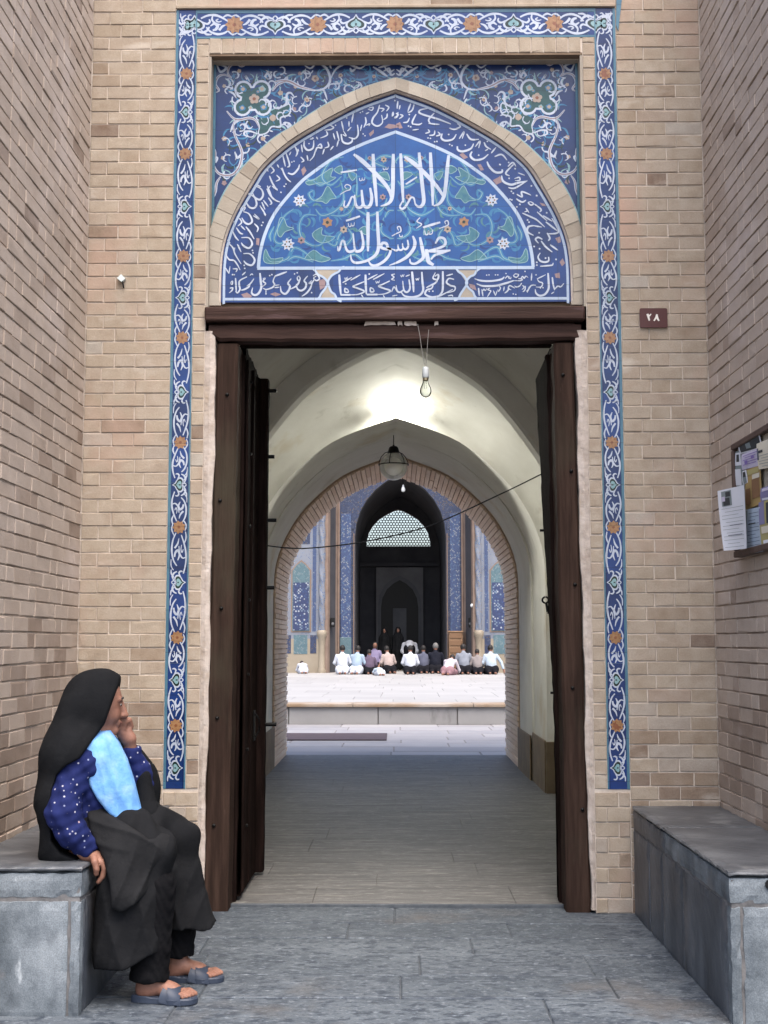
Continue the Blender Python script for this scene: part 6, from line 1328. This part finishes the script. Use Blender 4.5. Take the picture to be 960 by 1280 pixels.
# skirt: thighs, shins and a flared hem per leg, folds running down
Fs = Field((-1.40, 4.72, .08), (-.60, 5.36, .74), .006)
Fs.chain([(-1.23,4.95,.625),(-1.0,4.92,.615),(-.895,4.915,.548)], [.098,.078,.072], .05); Fs.chain([(-1.23,5.08,.62),(-.98,5.12,.618),(-.848,5.145,.560)], [.102,.080,.072], .05)
Fs.chain([(-.915,4.910,.540),(-.965,4.90,.36),(-.995,4.89,.16)], [.072,.096,.130], .04); Fs.chain([(-.865,5.145,.55),(-.855,5.15,.40),(-.818,5.165,.20)], [.072,.084,.114], .04)
Fs.chain([(-1.02,4.99,.55),(-1.02,5.0,.25)], [.07,.09], .10)
Fs.chain([(-1.06,4.87,.56),(-1.05,4.86,.22)], [.05,.075], .05)
Fs.cone((-.93,5.03,.58), (-.89,5.03,.42), .02, .03, .06)
def hem(X, Y, Z):
    n = .135+.34*(X+1.085)*np.clip((X+1.10)/.2, 0, 1)*.78+.004*np.sin(X*40)
    f = .222+.03*np.sin((X+Y)*30)*.35
    t = np.clip((Y-4.97)/.12, 0, 1)
    return n*(1-t)+f*t-Z
rdg = lambda u: (1-np.abs(np.sin(u)))**2-.28
Fs.warp(lambda X, Y, Z: -np.clip((.60-Z)/.22, 0, 1)*(.013*rdg(X*24+Y*6+.9*np.sin(Z*5)+Z*6)+.0065*rdg(X*47-Y*5-Z*9+1+.8*np.sin(Z*9))))
Fs.warp(lambda X, Y, Z: .0055*np.clip((Z-.48)/.1, 0, 1)*np.sin(X*46-Z*34+6*np.sin(Y*9)))
Fs.cut(hem)
# hollow below so the legs show under the hem
for c_, r_ in (((-.965,4.895),.105), ((-.815,5.165),.092)): Fs.cone((c_[0],c_[1],.05), (c_[0]+.02,c_[1],.24), r_, r_*.5, .02, True)
Fs.cut(lambda X, Y, Z: (-1.118-X)*np.where(Z < .515, 1., 0.)-np.where(Z < .515, 0., 1.))
Fs.mesh('skirt', SKRT, wom)

# tunic end: the darker cloth lying over the near thigh, its tongue hanging down
tp = [(104,992),(118,1004),(138,1020),(160,1031),(176,1042),(186,1050),(200,1044),(216,1046),(222,1070),(214,1090),(192,1108),(170,1126),(152,1138),(140,1130),(138,1104),(130,1074),(112,1040)]
def poly_sdf(poly, X, Z):
    d = np.full(np.broadcast(X, Z).shape, 1e9); ins = np.zeros(d.shape, bool); n = len(poly)
    for i in range(n):
        x0, z0 = poly[i]; x1, z1 = poly[(i+1)%n]; ex, ez = x1-x0, z1-z0
        t = np.clip(((X-x0)*ex+(Z-z0)*ez)/(ex*ex+ez*ez), 0, 1); d = np.minimum(d, np.hypot(X-x0-t*ex, Z-z0-t*ez))
        c_ = ((z0 > Z) != (z1 > Z)) & (X < ex*(Z-z0)/(ez if abs(ez) > 1e-9 else 1e-9)+x0); ins ^= c_
    return np.where(ins, -d, d)
Fu = Field((-1.30, 4.72, .35), (-.76, 5.22, .76), .005)
Fu.chain([(-1.22,4.95,.625),(-1.0,4.915,.620),(-.905,4.91,.552)], [.116,.090,.080], .05); Fu.chain([(-1.2,5.06,.63),(-1.0,5.10,.625),(-.88,5.13,.57)], [.112,.086,.070], .05)
Fu.chain([(-1.02,4.885,.55),(-1.02,4.865,.40)], [.10,.118], .06)
tpx = [XZ(a, b_, 4.83) for a, b_ in tp]
Fu.warp(lambda X, Y, Z: -.012*rdg((X-Z*.30)*42+.7*np.sin(Z*9)+1)*np.clip((.62-Z)/.10,.0,1)-.008*rdg((Z+.55*X)*44+1.1*np.sin(X*15))*np.clip((Z-.54)/.06,0,1))
Fu.cut(lambda X, Y, Z: poly_sdf(tpx, X+(Y-4.83)*.20+0*Z, Z+0*X+0*Y), .012)
Fu.cut(lambda X, Y, Z: (Y-5.06)+.0*X)
Fu.mesh('tunic', TUN, wom)

# dress body (polka) with the two loose sleeves
Fp = Field((-1.40, 4.70, .47), (-.94, 5.28, .99), .005)
Fp.chain([(-1.19,5.0,.90),(-1.17,5.0,.78),(-1.17,5.0,.62)], [.100,.118,.125], .05, sq=(1,1.12,1)); Fp.cone((-1.17,4.88,.875), (-1.15,5.12,.875), .065, .065, .05)
Fp.chain([(-1.205,4.865,.885),(-1.232,4.805,.70),(-1.200,4.81,.63),(-1.152,4.833,.578)], [.060,.060,.053,.041], .025)
Fp.chain([(-1.15,5.13,.88),(-1.02,5.155,.74),(-1.022,5.125,.82),(-1.042,5.098,.886)], [.06,.060,.053,.040], .02)
Fp.cone((-1.158,4.83,.578), (-1.144,4.838,.569), .042, .040, .01); Fp.cone((-1.038,5.102,.878),(-1.042,5.096,.894), .041, .043, .01)
Fp.warp(lambda X, Y, Z: .0022*np.sin(Z*60+X*110+3*np.sin(Y*14))+.0016*np.sin(Z*150-X*60+2*np.sin(X*30)))
Fp.cut(lambda X, Y, Z: -(np.sqrt((X+1.130)**2+(Y-4.842)**2+(Z-.548)**2)-.032)); Fp.cut(lambda X, Y, Z: -(np.sqrt((X+1.045)**2+(Y-5.092)**2+(Z-.918)**2)-.031))
Fp.mesh('dress', POLKA, wom)

# light blue scarf hanging over the chest
bp_ = [(116,911),(128,915),(138,914),(150,932),(160,952),(169,980),(177,1012),(185,1046),(180,1047),(170,1036),(150,1027),(136,1016),(122,998),(112,980),(105,955),(101,938),(108,925)]
bpx = [XZ(a, b_, 4.90) for a, b_ in bp_]
Fg = Field((-1.28, 4.78, .56), (-.90, 5.20, 1.04), .0045)
Fg.chain([(-1.165,5.0,.98),(-1.155,5.0,.90),(-1.135,5.0,.78),(-1.09,5.0,.64)], [.062,.120,.146,.150], .05, sq=(1.05,1.0,1)); Fg.cone((-1.17,4.90,.885), (-1.15,5.1,.885), .070, .07, .06)
Fg.warp(lambda X, Y, Z: -.0075*rdg((X+Z*.36)*30+.6*np.sin(Z*9)+.5)-.0035*rdg((X+Z*.15)*70+1.2*np.sin(Z*14)))
Fg.cut(lambda X, Y, Z: poly_sdf(bpx, X+0*Z+(Y-4.90)*.22, Z+0*X+0*Y), .014)
Fg.mesh('scarf', BIB, wom)

# chador: hood, back drape, and the far side hanging from the other arm; the near edge is cut along its line in the photo
Fc = Field((-1.44, 4.70, .49), (-.93, 5.30, 1.245), .005)
Fc.ell(hc+(-.012,.0,.022), (.125,.108,.118), .02); Fc.cone(H(.015,0,.075), H(.088,0,.078), .052, .028, .05); Fc.cone(H(.01,.0,-.05), (-1.20,5.0,.90), .105, .125, .06)
Fc.ell((-1.215,4.995,.96), (.110,.125,.15), .05); Fc.cone((-1.23,4.93,1.07), (-1.265,4.89,.90), .05, .065, .06)
Fc.chain([(-1.242,4.90,.90),(-1.250,4.88,.74),(-1.245,4.88,.56)], [.098,.092,.090], .06); Fc.chain([(-1.246,5.08,.90),(-1.254,5.10,.74),(-1.246,5.10,.56)], [.098,.088,.085], .06)
Fc.chain([(-1.252,5.0,.92),(-1.260,5.0,.7),(-1.25,5.0,.56)], [.085,.085,.09], .06); Fc.cone((-1.22,4.86,.91), (-1.20,5.14,.91), .085, .085, .06)
ex = [XZ(a, b_, 4.87) for a, b_ in ((146,848),(144,858),(136,882),(128,906),(114,926),(101,946),(84,955),(73,966),(67,985),(65,1010),(66,1048),(78,1064),(100,1074))]
ez_, ex_ = [q[1] for q in ex][::-1], [q[0] for q in ex][::-1]
ridge = lambda u: (1-np.abs(np.sin(u)))**2-.28
Fc.warp(lambda X, Y, Z: -.0075*ridge((X-Z*.50)*19+.8*np.sin(Z*6)+Y*2.2+.6)*np.clip((1.15-Z)/.16, .05, 1)-.0040*ridge((X-Z*.66)*37+1.1*np.sin(Z*8)+Y*4)*np.clip((1.08-Z)/.16, 0, 1)+.002*np.sin(Y*60+Z*18))
Fc.cut(lambda X, Y, Z: (X-np.interp(Z, ez_, ex_)-np.clip((Y-4.97)/.10, 0, 1)*(.028*np.clip((1.10-Z)/.1, 0, 1))+(Y-4.90)*.13)+0*Y, .010)
Fc.ell(H(.075,0,-.012), (.062,.058,.090), .015, True); Fc.cone(H(.06,0,-.03), (-1.13,5.0,.95), .055, .07, .02, True)
# far drape
Fc.chain([(-1.055,5.165,.86),(-1.005,5.185,.74),(-.985,5.165,.60)], [.045,.058,.050], .03); Fc.cone((-1.10,5.17,.90), (-1.02,5.19,.80), .05, .06, .05)
Fc.chain([(-.993,5.10,.80),(-.972,5.09,.66),(-.965,5.08,.585)], [.030,.042,.046], .03)
Fc.mesh('chador', CHAD, wom)
# ------------------------------------------------------------------ people kneeling on the courtyard platform
CL = {}
def fab(nm, c): 
    if nm not in CL: CL[nm] = mat(nm, [(.3,tuple(v*.85 for v in c)),(.7,c)], 6, 4, rough=.9, bump=.3, bscale=25, bdist=.01, spec=.1)
    return CL[nm]
HAIR = mat('dark_hair', (.010,.008,.007), rough=.6, bump=.4, bscale=90); HAIRG = mat('grey_hair', (.12,.115,.11), rough=.6, bump=.4, bscale=90)
PSK = mat('sunned_skin', [(.3,(.15,.07,.047)),(.7,(.20,.10,.068))], 9, 4, rough=.6, bump=0)
def kneeler(px, py, ang, label, shirt, trousers, lean=.12, bow=0.0, arms='lap', hair=None, size=1.0, twist=0.0, up=0.0, group='people on the courtyard platform'):
    size *= .95
    """person sitting back on the heels; ang 0 faces away from the camera (towards +Y); lean in radians; bow 1 = forehead to the ground; up 1 = upright on the knees"""
    x, y = XYg(px, py); t = thing('person', (x, y, Z0), label, 'person', group)
    c_, s_ = math.cos(ang), math.sin(ang)
    def P(f, l, z): f *= size; l *= size; return (x+l*c_-f*s_, y+f*c_+l*s_, Z0+z*size)      # f forward, l to the right hand side, z up
    hip = (-.02+.10*up, .20+.24*up); L_ = lean+bow*1.25; tl = .46
    def T(u, l, off=0.0): # along the trunk
        return P(hip[0]+u*tl*math.sin(L_)+off*math.cos(L_), l, hip[1]+u*tl*math.cos(L_)-off*math.sin(L_))
    lo = np.array((x-.75, y-.75, Z0-.03)); hi = np.array((x+.75, y+.75, Z0+1.25)); h = .02
    hd = np.array(T(1.48, twist*.03, .05+.02*bow))
    F = Field(lo, hi, h); F.ell(hd, (.088*size,.098*size,.115*size), .02); F.cone(T(1.0,0,.0), T(1.32,0,.03), .052*size, .05*size, .03)
    F.chain([T(.0,0), T(.5,0), T(.92,0)], [.10*size,.09*size,.07*size], .06); f_ = np.array(P(.1,0,0))-np.array(P(0,0,0))
    F.ell(hd+f_*.95+np.array((0,0,-.01)), (.022,.022,.028), .02)
    F.chain([P(-.02,.10,.16),P(.38,.13,.10)], [.09*size,.075*size], .03); F.chain([P(-.02,-.10,.16),P(.38,-.13,.10)], [.09*size,.075*size], .03)
    hands = []
    for q in (-1, 1):
        sh = T(.93, q*.19)
        if arms == 'lap': el, ha = T(.42, q*.27, .04), P(.22+.25*bow, q*.13, .22-.12*bow)
        elif arms == 'prop' and q > 0: el, ha = T(.45, q*.34, -.02), P(-.12, q*.44, .03)
        elif arms == 'face' and q > 0: el, ha = T(.55, q*.26, .16), tuple(hd+f_*1.15+np.array((0,0,-.07)))
        elif arms == 'ground': el, ha = P(.45, q*.27, .16), P(.66, q*.16, .03)
        else: el, ha = T(.42, q*.27, .04), P(.22, q*.13, .22)
        hands.append((sh, el, ha)); F.chain([sh, el, ha], [.05*size,.042*size,.032*size], .02); d = np.array(ha)-np.array(el); d = d/np.linalg.norm(d)
        F.cone(ha, np.array(ha)+d*.07, .036, .028, .02)
    for q in (-1, 1): F.cone(P(-.26,q*.09,.05), P(-.36,q*.10,.035), .045, .03, .02)
    F.mesh('body', PSK, t, 1)
    F = Field(lo, hi, h); F.chain([T(-.06,0,-.01), T(.35,0,-.01), T(.80,0)], [.150*size,.140*size,.120*size], .08, sq=None)
    F.chain([T(.06,-.075),T(.70,-.085)], [.100*size,.095*size], .06); F.chain([T(.06,.075),T(.70,.085)], [.100*size,.095*size], .06); F.cone(T(.88,-.165), T(.97,-.03), .062*size, .07*size, .05); F.cone(T(.97,.03), T(.88,.165), .07*size, .062*size, .05)
    for sh, el, ha in hands: F.chain([sh, el, tuple(np.array(el)*.45+np.array(ha)*.55)], [.064*size,.054*size,.045*size], .03)
    F.cone(T(1.0,0), T(1.16,0,.02), .085*size, .062*size, .03)
    F.warp(lambda X, Y, Z: .0025*np.sin(X*30+Z*14))
    F.mesh('shirt', fab('shirt_'+shirt, SH[shirt]), t, 1)
    F = Field(lo, hi, h)
    if up < .5:
        for q in (-1, 1): F.chain([P(-.06,q*.10,.16),P(.36,q*.14,.11)], [.135*size,.105*size], .05); F.chain([P(.36,q*.14,.09),P(-.22,q*.11,.07)], [.08*size,.075*size], .04)
        F.cone(P(-.07,-.1,.17), P(-.07,.1,.17), .145*size, .145*size, .05)
    else:
        for q in (-1, 1): F.chain([P(hip[0],q*.09,hip[1]),P(.18,q*.10,.08)], [.13*size,.09*size], .05); F.chain([P(.18,q*.10,.08),P(-.3,q*.10,.06)], [.08,.06], .04)
    F.mesh('trousers', fab('trousers_'+trousers, SH[trousers]), t, 1)
    F = Field(hd-.2, hd+.2, .012); F.ell(hd+np.array((0,0,.008)), (.094*size,.103*size,.118*size), .02); g_ = f_/np.linalg.norm(f_)
    F.cut(lambda X, Y, Z: ((X-hd[0])*g_[0]+(Y-hd[1])*g_[1]-.035-(Z-hd[2])*.35)+0*Z); F.cut(lambda X, Y, Z: -(Z-hd[2]+.045-((X-hd[0])*g_[0]+(Y-hd[1])*g_[1])*.55)+0*X)
    F.mesh('hair', hair or HAIR, t, 1)
    return t
def XYg(px, py):
    d = FW+RT*(px-480)/1600.+UP*(640-py)/1600.; q = d*((Z0-EYE)/d[2]); return q[0], q[1]
SH = dict(white=(.46,.48,.53), lightblue=(.27,.34,.42), mauve=(.10,.075,.11), lavender=(.22,.19,.30), cream=(.36,.29,.27), slate=(.085,.09,.125), navy=(.012,.013,.02), pale=(.42,.39,.42), grey=(.19,.205,.24), beige=(.21,.185,.18), dark=(.010,.010,.013), rose=(.24,.14,.155), bluewhite=(.36,.42,.48), midgrey=(.15,.15,.17))
kneeler(379, 842, .2, 'small figure in white bowed to the ground, leftmost, apart from the row', 'white', 'white', .1, .75, 'ground', size=.72)
kneeler(428, 843, 0.05, 'man in a white shirt sitting on his heels, left end of the row', 'white', 'white', .06)
kneeler(446, 843, -.25, 'man in a light blue shirt kneeling beside the white shirted man', 'lightblue', 'white', .15)
kneeler(468, 840, math.pi+.2, 'man in a lavender shirt facing the row with his back to the iwan', 'lavender', 'dark', .04, up=.55, size=.98)
kneeler(462, 843, .15, 'person in a dark mauve shirt seated in front of the lavender shirted man', 'mauve', 'dark', .12, size=.86)
kneeler(475.5, 844.5, .3, 'small figure in pale clothes bowed flat before the mauve shirted person', 'bluewhite', 'white', .1, .95, 'ground', size=.62)
kneeler(486, 842, .45, 'man in a cream shirt and dark trousers turned slightly aside', 'cream', 'dark', .22, arms='lap')
kneeler(513, 843, .0, 'man in a bright white shirt and dark trousers, middle of the row', 'white', 'dark', .10)
kneeler(529.5, 842, .05, 'man in a slate grey shirt between the white shirt and the dark jacket', 'slate', 'dark', .12)
kneeler(544.5, 842, -.05, 'grey haired man in a black jacket, darkest figure of the row', 'navy', 'dark', .05, hair=HAIRG, size=1.08)
kneeler(560, 844, -.35, 'man in a pale shirt and rose trousers bent low in prayer', 'pale', 'rose', .2, .52, 'ground', size=.95)
kneeler(580, 843, .1, 'broad man in a grey shirt with dark trousers, right half of the row', 'grey', 'dark', .18, size=1.06)
kneeler(577, 837, -1.25, 'man in mid grey upright behind the row, hand raised to his face', 'midgrey', 'dark', .05, arms='face', up=.6)
kneeler(602, 838, 1.35, 'man in a white shirt kneeling upright in profile facing left', 'white', 'dark', .08, up=.75)
kneeler(597, 843, .05, 'person in a beige shirt sitting low before the white shirt in profile', 'beige', 'dark', .14, size=.88)
kneeler(614, 843, .12, 'man in a pale blue shirt propped on his right arm, right end of the row', 'bluewhite', 'dark', .14, arms='prop', size=1.02)

# man bowing on his feet behind the row
x, y = XYg(512, 838.5); t = thing('person', (x, y, Z0), 'man in a white shirt standing bent forward in prayer behind the row', 'person', 'people on the courtyard platform')
lo, hi = np.array((x-.7,y-.7,Z0-.03)), np.array((x+.7,y+.8,Z0+1.4)); Q = lambda l, f, z: (x+l, y+f, Z0+z)
F = Field(lo, hi, .02); F.ell(Q(.02,.62,.93), (.088,.11,.10), .02); F.cone(Q(0,.42,.95), Q(0,.55,.94), .06, .055, .03); F.chain([Q(0,-.05,.86),Q(0,.42,.96)], [.13,.13], .05)
for q in (-1,1):
    F.chain([Q(q*.2,.40,.95),Q(q*.25,.30,.68),Q(q*.12,.16,.52)], [.05,.042,.034], .02); F.chain([Q(q*.1,-.05,.82),Q(q*.11,.02,.45),Q(q*.11,-.03,.08)], [.09,.06,.045], .03); F.cone(Q(q*.11,-.05,.04), Q(q*.12,.14,.03), .04, .03, .02)
F.mesh('body', PSK, t, 1)
F = Field(lo, hi, .02); F.chain([Q(0,-.04,.86),Q(0,.2,.94),Q(0,.42,.97)], [.165,.17,.15], .06); F.cone(Q(-.2,.40,.96), Q(.2,.40,.96), .085, .085, .05)
for q in (-1,1): F.chain([Q(q*.2,.40,.95),Q(q*.27,.28,.72),Q(q*.18,.2,.60)], [.085,.07,.06], .03)
F.mesh('shirt', fab('shirt_white', SH['white']), t, 1)
F = Field(lo, hi, .02)
for q in (-1,1): F.chain([Q(q*.08,-.06,.82),Q(q*.11,.0,.45),Q(q*.11,-.03,.07)], [.14,.09,.075], .04)
F.mesh('trousers', fab('trousers_dark', SH['dark']), t, 1)
F = Field(lo, hi, .015); F.ell(Q(.02,.63,.94), (.097,.117,.108), .02); F.cut(lambda X, Y, Z: (Z0+.93-Z)*.6+(Y-y-.68)+0*X); F.mesh('hair', HAIRG, t, 1)

# standing women in black chadors inside the iwan
for px, h_, lab in ((497.5, 1.60, 'person in a black chador standing in the dark iwan, near the middle'), (480.5, 1.58, 'person in a black chador standing in the dark iwan, left of the middle')):
    x, y = at(px, 830, 48.0)[0], 48.0; t = thing('person', (x, y, Z0), lab, 'person', 'figures standing inside the iwan')
    lo, hi = np.array((x-.5,y-.5,Z0-.03)), np.array((x+.5,y+.5,Z0+1.75)); Q = lambda l, f, z: (x+l, y+f, Z0+z*h_/1.6)
    F = Field(lo, hi, .02); F.ell(Q(0,-.02,1.48), (.075,.09,.105), .02); F.cone(Q(0,0,1.25), Q(0,0,1.4), .06, .05, .03); F.chain([Q(0,0,.85),Q(0,0,1.2)], [.14,.15], .05)
    for q in (-1,1): F.chain([Q(q*.14,0,1.22),Q(q*.14,-.03,1.0),Q(q*.05,-.10,.95)], [.05,.042,.035], .02); F.chain([Q(q*.09,0,.85),Q(q*.09,0,.05)], [.09,.045], .03); F.cone(Q(q*.09,.02,.04), Q(q*.09,-.16,.03), .04, .03, .02)
    F.mesh('body', PSK, t, 1)
    F = Field(lo, hi, .02); F.ell(Q(0,.01,1.49), (.10,.11,.125), .03); F.chain([Q(0,.02,1.45),Q(0,.02,1.18),Q(0,0,.7),Q(0,0,.12)], [.09,.20,.24,.27], .06)
    F.ell(Q(0,-.13,1.46), (.05,.07,.075), .02, True); F.cut(lambda X, Y, Z: Z0+.05-Z+0*X+0*Y); F.warp(lambda X, Y, Z: .012*np.sin(np.arctan2(Y-y, X-x)*9+Z*2)); F.mesh('chador', CHAD, t, 1)
